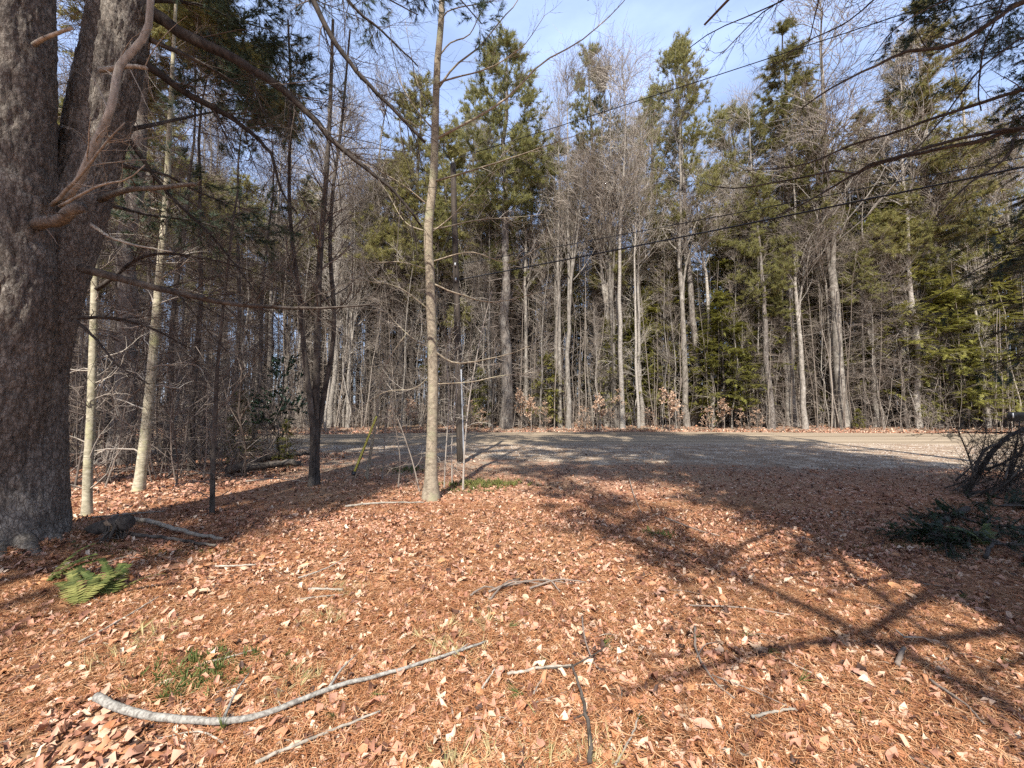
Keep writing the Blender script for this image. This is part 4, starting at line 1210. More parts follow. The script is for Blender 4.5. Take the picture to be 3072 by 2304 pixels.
# --- pale young trunks on the left
def young(name, label, base, pts, r0, r1, mat, seed, nb=24, L=.9, tw='twig_pale', bl=(.05, .95)):
    b = G(*base)
    t = thing(name, label, 'tree', (b[0], b[1], float(gz(b[0], b[1]))))
    C = curve([P(p[0], p[1], b[1] + (p[2] if len(p) > 2 else 0)) for p in pts], 30) - np.array(t.location)
    C[0, 2] = -.15
    R = taper(r0, r1, 30); R[0] *= 1.35
    m_ = MB(); m_.tubes(C, R, 12); m_.build('trunk', mat, t)
    g = np.random.default_rng(seed)
    tw_ = MB()
    B, BR, _ = spawn(C, R, nb, bl[0], bl[1], 1.2, L, 6, .2, .0045, .1, .2, .01, 0, g)
    tw_.tubes(B, BR, 4)
    D, DR, _ = spawn(B, BR, 5, .2, 1, .7, L * .4, 4, .6, .0026, .03, .2, 0, 0, g)
    tw_.tubes(D, DR, 3)
    tag(tw_.build('branches', M[tw], t), kind='stuff')
    return t, C, R
young('birch_tree', 'whitish young trunk nearest the huge pine, with thin level twigs', (87, 519), [(87, 522), (88, 470), (91, 420), (93, 350), (95, 280), (97, 200), (99, 100), (102, -20)], .056, .022, M['pale_bark'], 201, 40, .9)
young('maple_tree', 'pale lichen-stained young trunk leaning slightly right, second from the huge pine', (138, 493), [(138, 496), (145, 440), (150, 390), (155, 330), (160, 270), (166, 200), (170, 120), (176, 0)], .088, .024, M['pale_bark'], 202, 34, 1.2)
young('hemlock_sapling', 'thin dark dead sapling bristling with twigs left of the three-stemmed tree', (212, 517), [(212, 519), (213, 470), (215, 420), (218, 360), (224, 300), (232, 230), (238, 190)], .034, .012, M['dark_bark'], 203, 80, .75, 'twig_dead')
young('sapling', 'slim sapling with a pale foot beside the yellow guy guard, bending right', (366, 478), [(366, 480), (371, 450), (376, 420), (379, 390), (386, 365), (398, 345), (410, 330)], .04, .012, M['maple_bark'], 204, 22, .8)
young('sapling', 'short grey sapling between the yellow guard and the young maple', (382, 478), [(382, 480), (384, 455), (385, 430), (389, 405), (402, 380)], .018, .006, M['twig'], 205, 10, .5, 'twig')
young('sapling', 'thin forked sapling just left of the utility pole', (444, 487), [(444, 488), (446, 450), (449, 400), (447, 360), (452, 320)], .014, .005, M['twig_pale'], 206, 16, .6)
young('sapling', 'pale thin sapling in front of the utility pole foot', (463, 489), [(463, 490), (464, 460), (466, 430), (470, 395), (480, 340), (492, 290)], .02, .006, M['twig_pale'], 207, 18, .7)
young('sapling', 'bare bushy sapling low between the leaning sapling and the young maple', (398, 488), [(398, 489), (400, 460), (396, 430), (392, 405)], .016, .006, M['twig'], 208, 12, .6, 'twig')
young('sapling', 'bare twiggy sapling touching the left of the young maple foot', (420, 492), [(420, 493), (412, 460), (402, 430), (396, 415)], .014, .005, M['twig'], 209, 11, .5, 'twig')
young('sapling', 'thin upright sapling between the young maple and the pole', (452, 484), [(452, 485), (452, 440), (456, 400), (458, 350)], .012, .004, M['twig_pale'], 210, 14, .5)

# --- the dark tree of three stems
b = G(313, 485)
tri = thing('maple_tree', 'dark tree of three stems from one foot in the shade left of the yellow guard', 'tree', (b[0], b[1], float(gz(b[0], b[1]))))
for k, (pts, r0, r1) in enumerate([([(311, 488), (313, 440), (310, 400), (304, 350), (300, 300), (292, 240), (289, 180), (291, 100), (288, 20)], .06, .02), ([(314, 488), (315, 420), (317, 360), (318, 300), (321, 240), (326, 180), (330, 110), (333, 20)], .085, .03), ([(317, 488), (317, 440), (323, 400), (332, 350), (334, 310), (330, 250), (333, 190), (342, 120), (350, 30)], .062, .02)]):
    C = curve([P(p[0], p[1], b[1] + .15 * (k - 1)) for p in pts], 30) - np.array(tri.location)
    C[0, 2] = -.15
    R = taper(r0, r1, 30); R[0] *= 1.3
    m_ = MB(); m_.tubes(C, R, 11)
    st = m_.build('trunk', M['dark_bark'], tri)
    g = np.random.default_rng(220 + k)
    tw_ = MB()
    B, BR, _ = spawn(C, R, 26, .3, 1, .75, lambda t: 1.6 * (1.25 - t), 6, .35, .006, .15, .15, .05, 0, g); tw_.tubes(B, BR, 4)
    D, DR, _ = spawn(B, BR, 7, .15, 1, .6, .6, 4, .6, .003, .08, .16, .03, 0, g); tw_.tubes(D, DR, 3)
    E, ER, _ = spawn(D, DR, 3, .2, 1, .6, .3, 3, .7, .0022, .05, .16, 0, 0, g); tw_.tubes(E, ER, 3)
    tag(tw_.build('branches', M['twig_dead'], st), kind='stuff')

# --- broad-leaved evergreen bush in the left shade
hb = G(278, 468)
g = np.random.default_rng(230)
bush = thing('evergreen_bush', 'dark glossy broad-leaved evergreen bush in the shade left of the three-stemmed tree', 'bush', (hb[0], hb[1], float(gz(hb[0], hb[1]))))
T, TR = trunk_line(2.6, .03, 9, .05, 0, g, .2)
m_ = MB(); m_.tubes(T, TR, 7)
B, BR, _ = spawn(T, TR, 26, .3, 1, 1.0, lambda t: 1.1 * (1.25 - t) + .1, 5, .5, .006, .15, .15, .02, 0, g); m_.tubes(B, BR, 4)
D, DR, _ = spawn(B, BR, 5, .3, 1, .7, .35, 3, .6, .003, .1, .15, 0, 0, g); m_.tubes(D, DR, 3)
m_.build('stem', M['dark_bark'], bush)
p, d = along(D, 9, .2, 1, g)
m_ = MB(); m_.inst(LEAVES[2], p, d + g.normal(size=d.shape) * .6, g.uniform(.06, .10, len(p)), up=np.tile([0, 0, 1.], (len(p), 1)) + g.normal(size=p.shape) * .5)
m_.build('foliage', M['holly'], bush, smooth=False)

# --- utility pole, conduit, guy and wires
pb = G(461, 463)
pole = thing('utility_pole', 'slim dark wooden utility pole standing beside the road behind the young maple', 'pole', (pb[0], pb[1], 0))
top = P(453, 164, pb[1])
Ht = top[2]
ln = np.array([top[0] - pb[0], 0, 0])
m_ = MB()
C = curve([[0, 0, -.3], [ln[0] * .5, 0, Ht * .5], [ln[0], 0, Ht]], 12)
m_.tubes(C, taper(.115, .085, 12), 14, True)
m_.build('post', M['pole'], pole)
m_ = MB(); C2 = curve([[.10, -.07, .0], [ln[0] * .15 + .09, -.065, Ht * .15], [ln[0] * .3 + .085, -.06, Ht * .3]], 8)
m_.tubes(C2, np.full(8, .022), 8, True); m_.build('conduit', M['conduit'], pole)
m_ = MB(); m_.tubes(curve([[ln[0], -.02, Ht - .02], [ln[0], -.02, Ht + .16]], 4), np.array([.03, .045, .03, .04]), 8, True); m_.build('insulator', M['steel'], pole)
for zz in (P(458, 266, pb[1])[2], P(460, 281, pb[1])[2]):
    m_ = MB(); m_.box((ln[0] * zz / Ht, -.1, zz), (.05, .06, .12)); m_.build('bracket', M['steel'], pole)
WIRES = [((453, 162), (945, 0), 'thin upper black wire running from the pole top to the upper right', .010), ((458, 266), (1024, 157), 'thin middle black wire running right from the pole', .009), ((460, 281), (1024, 167), 'thick lowest black cable running right from the pole', .017)]
for (a_, e_, lab, r) in WIRES:
    A_ = P(a_[0], a_[1], pb[1]); A_[1] -= .12
    best = None
    h = A_[2]
    Yb = 6.3
    for Yt in np.linspace(5, 9, 81):
        if best is None or abs(P(e_[0], e_[1], Yt)[2] - h - .15) < abs(best[2] - h - .15): best = P(e_[0], e_[1], Yt)
    d_ = best - A_
    E_ = A_ + d_ * 2.6; E_[2] = best[2] + .9
    t = np.linspace(0, 1, 60)[:, None]
    C = A_ + (E_ - A_) * t
    # a sagging span through the point it crosses in the view
    k0 = 1 / 2.6
    line = A_[2] + (E_[2] - A_[2]) * k0
    sag = (line - best[2]) / (4 * k0 * (1 - k0))
    C[:, 2] -= 4 * sag * t[:, 0] * (1 - t[:, 0])
    m_ = MB(); m_.tubes(C, np.full(60, r), 6, True)
    o = m_.build('overhead_wire', M['wire'])
    tag(o, lab, 'wire')
# guy wire with its yellow guard
ga = G(349, 485)
gt = np.array([pb[0] + ln[0] * .8, pb[1], Ht * .80])
guy = thing('guy_wire', 'steel guy wire with a yellow plastic guard leaning beside the saplings', 'guy wire', (ga[0], ga[1], 0))
v = gt - ga
m_ = MB(); m_.tubes(curve([np.array([0, 0, -.1]) - v * .01, v * .5, v], 8), np.full(8, .007), 5); m_.build('cable', M['wire'], guy)
m_ = MB(); m_.tubes(curve([v * .03, v * .1, v * .19], 8), np.full(8, .022), 10, True); m_.build('guard', M['yellow'], guy)
m_ = MB(); m_.tubes(curve([v * .025, v * .034], 4), np.full(4, .045), 8, True); m_.build('clamp', M['black_metal'], guy)

# --- mailbox at the right edge
mx_, my_ = XP(1019.5, 15), 15.0
mail = thing('mailbox', 'black mailbox with grey board under it at the right edge beyond the brush', 'mailbox', (mx_, my_, float(gz(mx_, my_))))
S = 16
a = np.linspace(0, math.pi, S)
prof = np.array([[-.17, 0]] + [[-.17 * math.cos(t), .2 + .17 * math.sin(t)] for t in a] + [[.17, 0]])
V = np.concatenate([np.stack([prof[:, 0], np.full(len(prof), yy), prof[:, 1] + 1.13], -1) for yy in (-.3, .3)])
n = len(prof)
q = np.array([[k, (k + 1) % n, n + (k + 1) % n, n + k] for k in range(n)])
m_ = MB(); m_.add(V, q, np.arange(n)[::-1][None], np.arange(n, 2 * n)[None]); body = m_.build('box', M['black_metal'], mail, smooth=False)
m_ = MB(); m_.box((0, -.312, 1.30), (.3, .02, .3)); dr = m_.build('door', M['black_metal'], mail)
m_ = MB(); m_.box((0, -.335, 1.44), (.06, .03, .03)); m_.build('handle', M['steel'], dr)
m_ = MB(); m_.box((-.185, .1, 1.36), (.02, .04, .2)); m_.build('flag', M['conduit'], mail)
m_ = MB(); m_.box((.02, -.1, 1.04), (.26, .5, .16)); m_.build('board', M['board'], mail)
m_ = MB(); m_.box((.05, .05, .47), (.1, .1, 1.0)); m_.build('post', M['board'], mail)

# --- bare tree out of view on the right whose limbs reach in
rt = thing('maple_tree', 'bare tree beyond the right edge whose dark limbs reach across the upper right', 'tree', (9.2, 4.6, 0))
m_ = MB(); C = curve([[0, 0, -.2], [.05, .1, 3], [-.1, 0, 6], [0, .2, 9], [.1, 0, 14]], 24); m_.tubes(C, taper(.2, .05, 24), 12); m_.build('trunk', M['dark_bark'], rt)
def rl(pts, Y0, Y1, start):
    n = len(pts)
    L = [np.array(rt.location) + np.array(start)] + [P(p[0], p[1], Y0 + (Y1 - Y0) * k / (n - 1)) for k, p in enumerate(pts)]
    return curve(L, 26)
RL = [([(1040, 131), (976, 142), (914, 154), (876, 165), (854, 174), (831, 188), (800, 205), (776, 216)], 5.6, 6.6, (0, .1, 4.2), .042, .006, 16),
      ([(1040, 128), (876, 163), (854, 174), (830, 171), (800, 178), (760, 185), (725, 188), (700, 182)], 5.55, 6.8, (0, .1, 4.25), .028, .005, 14),
      ([(1045, 2), (992, 23), (967, 37), (945, 48), (907, 52), (853, 77), (814, 99), (803, 108)], 5.2, 6.0, (0, .1, 5.6), .045, .006, 18),
      ([(1045, 90), (992, 100), (945, 114), (899, 131), (853, 144), (806, 164), (745, 171)], 5.6, 6.8, (0, .1, 5.0), .03, .005, 14),
      ([(1045, 40), (1003, 52), (975, 75), (945, 115), (925, 140), (900, 165)], 5.2, 5.6, (0, .1, 5.3), .02, .004, 14),
      ([(1040, 132), (1010, 152), (999, 164), (969, 184), (936, 216)], 5.2, 5.4, (0, 0, 4.0), .025, .005, 12),
      ([(860, -45), (800, -10), (774, 5), (714, 31), (689, 48)], 5.0, 5.4, (-.2, .1, 9.5), .018, .004, 14),
      ([(840, -45), (800, -15), (782, 0), (760, 15), (722, 54)], 5.0, 5.4, (-.2, .1, 9.3), .018, .004, 12),
      ([(1000, -60), (900, -20), (850, 20), (800, 45), (770, 70)], 5.0, 5.6, (-.1, .1, 7.5), .02, .004, 14),
      ([(1030, -40), (1000, 10), (985, 43), (981, 66), (978, 93), (981, 111)], 5.1, 5.3, (0, .1, 6.2), .018, .005, 8),
      ([(1045, 250), (990, 262), (930, 300), (870, 325)], 7.0, 7.8, (0, .1, 2.8), .016, .004, 12),
      ([(1045, -20), (960, -5), (900, 25), (870, 60)], 5.2, 5.6, (0, .1, 6.6), .02, .004, 12)]
for k, (pts, Y0, Y1, st_, r0, r1, n1) in enumerate(RL):
    bough(rt, 'limb', rl(pts, Y0, Y1, st_), r0 * 1.5, r1 * 1.6, M['dark_bark'], M['twig_dark'], n1, .75, 4, .3, .02, .02, 26, 7, .6, 300 + k, flat=.1, rmin=.003, t0=.35)
# pine boughs hanging in at the upper right and the dark hemlock at the right edge
rp = thing('pine_tree', 'near pine beyond the right edge whose needle boughs hang into the top right corner', 'tree', (13.2, 8.2, 0))
m_ = MB(); C = curve([[0, 0, -.2], [.05, 0, 6], [0, .1, 12], [0, 0, 20]], 24); m_.tubes(C, taper(.24, .06, 24), 12); m_.build('trunk', M['pine_far'], rp)
for k, (pts, z0) in enumerate([([(1060, -20), (1010, -5), (965, 8), (915, 22)], 8.6), ([(1060, 0), (1010, 10), (970, 20), (930, 38)], 8.2), ([(1060, -60), (1010, -40), (960, -20), (920, -5)], 9.5), ([(1060, 30), (1020, 45), (985, 55), (950, 60)], 7.6)]):
    L = [np.array([13.2, 8.2, z0])] + [P(p[0], p[1], 7.2 - .3 * j) for j, p in enumerate(pts)]
    bough(rp, 'limb', curve(L, 20), .03, .006, M['dark_bark'], M['twig_dark'], 13, .7, 5, .35, 0, -.03, 20, 6, .7, 330 + k, 2, flat=.3, t0=.45)
he = thing('hemlock_tree', 'dark near hemlock reaching in from the right edge at mid height', 'tree', (10.4, 6.9, 0))
m_ = MB(); C = curve([[0, 0, -.2], [.05, 0, 3], [0, .1, 6], [0, 0, 9]], 20); m_.tubes(C, taper(.12, .03, 20), 10); m_.build('trunk', M['dark_bark'], he)
g = np.random.default_rng(340)
m_, f_ = MB(), MB()
T_ = C; TR_ = taper(.12, .03, 20)
ts = g.uniform(.08, .95, 60)
B, BR = whorl(T_, TR_, ts, lambda t: 2.6 * (1.1 - t), lambda t: np.full(len(t), -.05), 7, .2, .008, .08, -.04, g); m_.tubes(B, BR, 4)
D, DR, _ = spawn(B, BR, 10, .2, 1, .85, .6, 4, .5, .003, -.05, .1, -.05, .8, g); m_.tubes(D, DR, 3)
tag(m_.build('branches', M['twig_dark'], he), kind='stuff')
p, d = along(D, 6, .05, .95, g)
f_.inst(SPRAY_NEAR, p, d + g.normal(size=d.shape) * [.4, .4, .1], g.uniform(.12, .22, len(p)), up=np.tile([0, 0, 1.], (len(p), 1)) + g.normal(size=p.shape) * .2)
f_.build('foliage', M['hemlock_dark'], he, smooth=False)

# ------------------------------------------------------------------ trees behind the viewer, whose shadows cross the clearing and the road
for k, (pr, x, y, H, wd, lab) in enumerate([
    ('hemD', 4.7, -2.2, 17, 1.0, 'dense hemlock behind the viewer on the right, shading the right of the clearing'),
    ('hemD', 7.6, -1.7, 17, 1.0, 'second dense hemlock behind the viewer, shading the brush pile'),
    ('hemD', 6.2, -3.0, 19, 1.0, 'third dense hemlock behind the viewer, between the two others'),
    ('pineC', 4.2, -2.5, 25, 1.3, 'middle-sized pine behind the viewer, shading the gravel verge'),
    ('pineA', 3.7, -.8, 34, 1.9, 'tall pine behind the viewer whose broad crown shades the middle of the road'),
    ('pineB', 6.8, -2.0, 27, 1.1, 'tall pine behind the viewer whose crown shades the verge on the right'),
    ('pineC', -10.5, -1.0, 34, 1.4, 'tall pine left behind the viewer whose crown shades the left of the road'),
    ('hemD', -5.3, -2.6, 20, .36, 'narrow dense hemlock left behind the viewer whose shadow lies beside the huge pine'),
    ('hemD', -5.5, -4.2, 23, .32, 'second narrow hemlock left behind the viewer, behind the first'),
    ('pineC', -16, -2.0, 25, 1.3, 'pine left of the viewer, shading the left wood')]):
    plant(pr, {'s': 'spruce_tree', 'h': 'hemlock_tree'}.get(pr[0], 'pine_tree'), lab, 'tree', x, y, H, None, None, wd)

plant('pineB', 'pine_tree', 'leaning thin pine behind the viewer, throwing soft broken shade up the middle', 'tree', 4.6, -6.0, 24, None, 0.0, .32, None, (0, -.36))

# ------------------------------------------------------------------ things lying on the ground
def gp(px, py, dz=0.0):
    p = G(px, py)
    p[2] = float(gz(p[0], p[1])) + dz
    return p
def stick(name, label, pts, r0, r1, mat, cat='stick', side=(), lift=.9, K=16, group=None, wob=.22, sides=8):
    q_ = [gp(*p[:2], r0 * lift + (p[2] if len(p) > 2 else .0) + .03) for p in pts]
    base = q_[0].copy(); base[2] = float(gz(base[0], base[1]))
    o = thing(name, label, cat, tuple(base), group)
    C = curve(q_, K) - base
    C += RG.normal(size=C.shape) * r0 * wob
    m_ = MB(); m_.tubes(C, taper(r0, r1, K), sides, True); m_.build('shaft', mat, o)
    for s_ in side:
        C2 = curve([gp(*p[:2], r0 * .7 + (p[2] if len(p) > 2 else .0) + .03) for p in s_], 7) - base
        m_ = MB(); m_.tubes(C2, taper(max(r0 * .45, .003), .0022, 7), 6, True); m_.build('side_twig', mat, o)
    return o
stick('branch', 'long silvery birch branch lying across the left foreground, thickest on the left', [(95, 713, .03), (120, 721, .01), (160, 727), (220, 731), (262, 724), (300, 709), (340, 694), (380, 684), (420, 672), (455, 661), (486, 650)], .019, .006, M['birch_stick'], 'branch', [[(328, 697), (340, 684, .03), (356, 671, .05)], [(222, 730), (235, 710, .05), (248, 697, .08)], [(455, 662), (468, 655, .02)]], K=40, wob=.06, sides=12)
stick('stick', 'pale straight stick cut by the bottom edge left of centre', [(255, 772), (310, 747), (380, 719)], .008, .005, M['deadwood'])
stick('branch', 'dark forked branch standing up the bottom edge right of centre', [(590, 775), (589, 740), (582, 705), (572, 673)], .011, .006, M['dark_bark'], 'branch', [[(572, 675), (540, 677), (508, 681)], [(573, 674), (600, 664, .03), (612, 655, .04)], [(588, 722), (574, 728)]], K=20)
stick('stick', 'pale horizontal stick meeting the dark forked branch', [(508, 682), (540, 676), (571, 673)], .009, .006, M['deadwood'])
stick('twig', 'curved brown twig right of the birch branch end', [(582, 622), (585, 645), (593, 668), (600, 678)], .006, .004, M['twig_dead'], 'twig')
stick('branch', 'dark thin forked branch in the right half of the foreground', [(695, 632), (696, 655), (706, 678), (718, 694), (734, 708)], .009, .004, M['twig_dead'], 'branch', [[(697, 665), (705, 655, .02), (716, 652, .02)], [(712, 684), (745, 697), (800, 722)]], K=18)
stick('stump', 'short thick root sticking up from the leaves at the right', [(898, 676), (902, 668, .005), (905, 660, .012)], .014, .010, M['deadwood'], 'root', [[(904, 655, .06), (896, 648, .06)], [(905, 655, .05), (925, 651, .03)]], K=8)
bpy.data.objects['stump'].children[0].data.materials[0] = M['twig_dead']
stick('twig', 'short pale twig below the middle of the birch branch end', [(482, 696), (490, 684), (495, 676)], .006, .004, M['deadwood'], 'twig')
stick('twig', 'short dark twig left of the dark forked branch', [(534, 702), (540, 690), (547, 682)], .006, .003, M['twig_dead'], 'twig')
for k, (p0, p1) in enumerate([((488, 598), (545, 590)), ((500, 594), (572, 590)), ((490, 606), (520, 585)), ((530, 595), (586, 588)), ((540, 587), (560, 598)), ((470, 602), (500, 596))]):
    stick('twig', 'dark twig in the small heap of twigs in mid foreground', [p0, ((p0[0] + p1[0]) / 2, (p0[1] + p1[1]) / 2 - 2, .03), p1], .009, .004, M['twig_dead'], 'twig', group='heap of dark twigs')
stick('stick', 'long pale stick lying left, pointing at the fern', [(78, 648), (115, 628), (158, 603)], .007, .004, M['deadwood'])
stick('stick', 'pale curved stick on sunny leaves right of the fern', [(298, 582), (325, 572), (347, 560)], .007, .004, M['deadwood'])
stick('stick', 'short bright stick on the leaves near the left pine shadow', [(215, 572), (235, 571), (256, 569)], .009, .007, M['deadwood'])
stick('stick', 'bright flat stick lying left of centre', [(308, 593), (322, 592), (343, 593)], .010, .008, M['deadwood'])
stick('stick', 'thin pale stick below the flat bright stick', [(300, 603), (322, 600), (345, 598)], .006, .005, M['deadwood'])
stick('stick', 'pale twig beside the green ground plants', [(208, 668), (232, 662), (255, 655)], .006, .004, M['deadwood'])
stick('log', 'debarked pale limb lying beside the foot of the huge pine', [(120, 535, .05), (150, 536, .03), (185, 543, .02), (222, 548, .02)], .03, .016, M['deadwood'], 'log', K=20)
stick('stick', 'thin pale stick lying in front of the log by the huge pine', [(87, 527), (120, 522), (165, 516)], .012, .007, M['deadwood'])
stick('log', 'mossy thin limb lying along the shadow edge below the debarked limb', [(130, 548), (175, 549), (215, 553)], .02, .012, M['dark_bark'], 'log')
stick('log', 'broken grey log in the shade at the right', [(926, 532, .0), (945, 524, .01), (968, 514, .03)], .032, .042, M['dark_bark'], 'log', K=8, wob=.05)
stick('log', 'short curved limb at the very right edge of the leaf litter', [(985, 560), (995, 552, .06), (1012, 552, .02)], .02, .012, M['dark_bark'], 'log', K=10)
stick('stick', 'pale short stick near the bottom right', [(752, 727), (775, 722), (796, 719)], .007, .005, M['deadwood'])
stick('stick', 'thin dry stalk cut by the bottom edge right of the dark branch', [(615, 775), (632, 745), (640, 722)], .005, .003, M['deadwood'])
stick('stick', 'long thin weed stalk on sunny leaves beside the road shadow', [(629, 478), (634, 497), (641, 514)], .008, .004, M['deadwood'])
stick('stick', 'pale limb lying on leaves left of the young maple foot', [(345, 509), (380, 506), (425, 504)], .018, .010, M['deadwood'])
stick('stick', 'thin stick running to the lower right corner', [(930, 690), (965, 715), (985, 735)], .008, .004, M['twig_dead'])
stick('stick', 'brown stick on the right slope of leaves', [(690, 610), (735, 612), (790, 622)], .006, .004, M['twig_dead'])
stick('stick', 'long thin branch on the sunlit leaves right of centre', [(665, 520), (700, 532), (720, 537)], .012, .006, M['twig_dead'])
stick('log', 'dark fallen log in the left shade behind the three-stemmed tree', [(228, 478, .08), (262, 474, .08), (300, 470, .1)], .10, .07, M['dark_bark'], 'log')
stick('log', 'second dark fallen log in the left shade, nearer the evergreen bush', [(240, 470, .05), (280, 466, .12), (310, 462, .15)], .08, .05, M['dark_bark'], 'log')
stick('stick', 'pale bare twig lying over the dark logs on the left', [(245, 489, .1), (275, 487, .12), (306, 489, .1)], .012, .005, M['deadwood'])
# a few more small sticks that nothing tells apart
g = np.random.default_rng(400)
for k in range(80):
    px, py = g.uniform(10, 1015), 768 - 250 * g.random() ** .8
    p = gp(px, py)
    if p[1] > 8: continue
    a_, L_ = g.uniform(0, 6.28), g.uniform(.12, .42)
    o = thing('twig', 'small dry twig half buried in the sunlit leaf litter', 'twig', tuple(p), 'small twigs in the leaf litter', a_)
    C = curve([[0, 0, .012], [L_ * .5, g.uniform(-.03, .03), .028], [L_, g.uniform(-.05, .05), .012]], 7)
    m_ = MB(); m_.tubes(C, taper(g.uniform(.003, .006), .002, 7), 5, True)
    m_.build('shaft', M[('deadwood', 'twig_dead', 'twig')[k % 3]], o)

# broken stump end beside the pine
p = gp(112, 548)
st = thing('stump', 'rotten splintered root lump with dark hollow beside the huge pine', 'stump', tuple(p))
g = np.random.default_rng(410)
m_ = MB()
C = curve([[-.32, .05, .04], [-.1, .0, .10], [.05, 0, .14], [.16, -.04, .16]], 12)
m_.tubes(C + g.normal(size=C.shape) * .01, taper(.07, .085, 12), 12, True); m_.build('log', M['dark_bark'], st)
m_ = MB()
for k in range(34):
    a_ = g.uniform(0, 6.28)
    s0 = np.array([.05 + .1 * g.random(), -.06 + .08 * math.cos(a_), .13 + .06 * math.sin(a_)])
    e0 = s0 + np.array([g.uniform(-.02, .14), g.uniform(-.14, -.02), -g.uniform(.06, .17)])
    m_.tubes(curve([s0, (s0 + e0) / 2 + g.normal(size=3) * .012, e0], 5), taper(.01, .003, 5), 4)
tag(m_.build('splinters', M['dark_bark'], st), kind='stuff')
m_ = MB(); m_.tubes(curve([[-.02, -.05, .17], [.08, -.1, .11], [.10, -.14, .04]], 6), taper(.035, .012, 6), 6, True); m_.build('bark_flap', M['splint'], st)

# ferns
def frond(L, W, n, seed, arch=.35, flat=False):
    r = np.random.default_rng(seed)
    V, F = [], []
    for k in range(n):
        t = (k + .5) / n
        b_ = np.array([0, L * t, L * arch * math.sin(t * 2.2)])
        w = W * (math.sin(min(1, t * 1.15 + .25) * math.pi * .82) + .1)
        for s_ in (-1, 1):
            a = r.uniform(1.05, 1.35)
            d = np.array([s_ * math.sin(a), math.cos(a), r.uniform(-.3, .0)])
            pr = np.array([0, 1, 0]) * L / n * .55
            n0 = len(V)
            V += [b_ - pr, b_ + pr, b_ + d * w * .6 + pr * .8, b_ + d * w, b_ + d * w * .6 - pr * .8]
            F.append([n0, n0 + 4, n0 + 3, n0 + 2, n0 + 1] if s_ > 0 else [n0, n0 + 1, n0 + 2, n0 + 3, n0 + 4])
    return np.array(V), np.array(F)
def fern(label, px, py, fr, seed, mat):
    p = gp(px, py)
    o = thing('fern', label, 'fern', tuple(p))
    g = np.random.default_rng(seed)
    for k in range(fr):
        V, F = frond(g.uniform(.28, .42), g.uniform(.05, .065), 17, seed + k, g.uniform(.1, .3))
        me = mesh('frond', V, [F], False)
        f = obj('frond', me, M[mat], o)
        f.rotation_euler = (g.uniform(.12, .4), g.uniform(-.3, .3), g.uniform(-1.5, 1.5))
        f.location = (0, 0, .03)
fern('bright yellow-green fern lying flat in front of the huge pine', 78, 612, 5, 500, 'fern')
fern('darker green fern right of the bright fern', 112, 600, 7, 510, 'fern_dark')
fern('small yellowish fern left of the bright fern', 45, 593, 4, 520, 'fern_dark')
fern('low green fern at the foot of the shadowed brush at right', 985, 545, 6, 530, 'fern_dark')

# green sprigs, dry grass tufts
def sprigs(name, label, px, py, n, rx, ry, mat, seed, hgt=.08, cat='plant', blade=.5, nb=9):
    p = gp(px, py)
    g = np.random.default_rng(seed)
    x, y = g.normal(size=n) * rx + p[0], g.normal(size=n) * ry + p[1]
    pos = np.stack([x, y, gz(x, y) + .01], -1) - p
    pr = tuft(nb, 1.1 if blade > .3 else .6, .22 if blade > .3 else .06, seed)
    m_ = MB(); m_.inst(pr, pos, np.stack([g.normal(size=n) * (.4 if blade > .3 else 1.3), g.normal(size=n) * (.4 if blade > .3 else 1.3), np.ones(n)], -1), g.uniform(.4, 1.0, n) * hgt, rng=g)
    return tag(m_.build(name, M[mat], None, smooth=False, loc=tuple(p)), label, cat)
sprigs('ground_plant', 'patch of small dark green leaves on the left above the birch branch', 205, 672, 150, .13, .10, 'green', 601, .075)
sprigs('ground_plant', 'trailing green sprig just left of the dark green patch', 180, 692, 60, .10, .06, 'green', 602, .06)
sprigs('ground_plant', 'low bright green plant beside the foot of the young maple', 488, 484, 160, .35, .2, 'fern', 603, .14)
sprigs('ground_plant', 'dull green plant right under the foot of the young maple', 470, 490, 50, .25, .1, 'green', 604, .08)
sprigs('ground_plant', 'pale green plant behind the foot of the young maple, near the saplings', 408, 470, 60, .3, .2, 'green', 605, .1)
sprigs('pine_sprig', 'green pine sprig with white bits in the shade right of centre', 660, 535, 26, .12, .08, 'green', 606, .09, 'sprig')
sprigs('moss_strip', 'bright moss strip on the sunlit edge of the right shadow', 920, 545, 160, .32, .05, 'fern', 607, .035, 'moss')
sprigs('moss_patch', 'moss and ferny growth by the broken root near the huge pine', 112, 560, 90, .3, .08, 'fern_dark', 608, .04, 'moss')
sprigs('moss_patch', 'yellowish moss at the tip of the limb by the pine shadow', 210, 556, 50, .2, .05, 'fern', 609, .04, 'moss')
for k, (px, py, lab) in enumerate([(310, 625, 'straw-coloured grass tuft left of centre'), (440, 640, 'greenish grass tuft above the birch branch end'), (488, 625, 'thin pale grass tuft behind the birch branch tip'), (445, 660, 'dry grass clump touching the birch branch'), (290, 690, 'small tuft of dry grass under the birch branch'), (600, 765, 'grass tuft at the bottom edge beside the dark branch'), (540, 760, 'pale dry grass at the bottom edge, centre'), (150, 640, 'matted dry grass left, below the ferns'), (120, 660, 'second mat of dry grass, nearer the left edge'), (455, 770, 'dry grass blades at the bottom edge left of centre'), (345, 590, 'faint dry grass in the sunny leaves left of centre')]):
    sprigs('grass_tuft', lab, px, py, 26, .10, .06, 'grass', 620 + k, .13, 'grass', .1, 7)
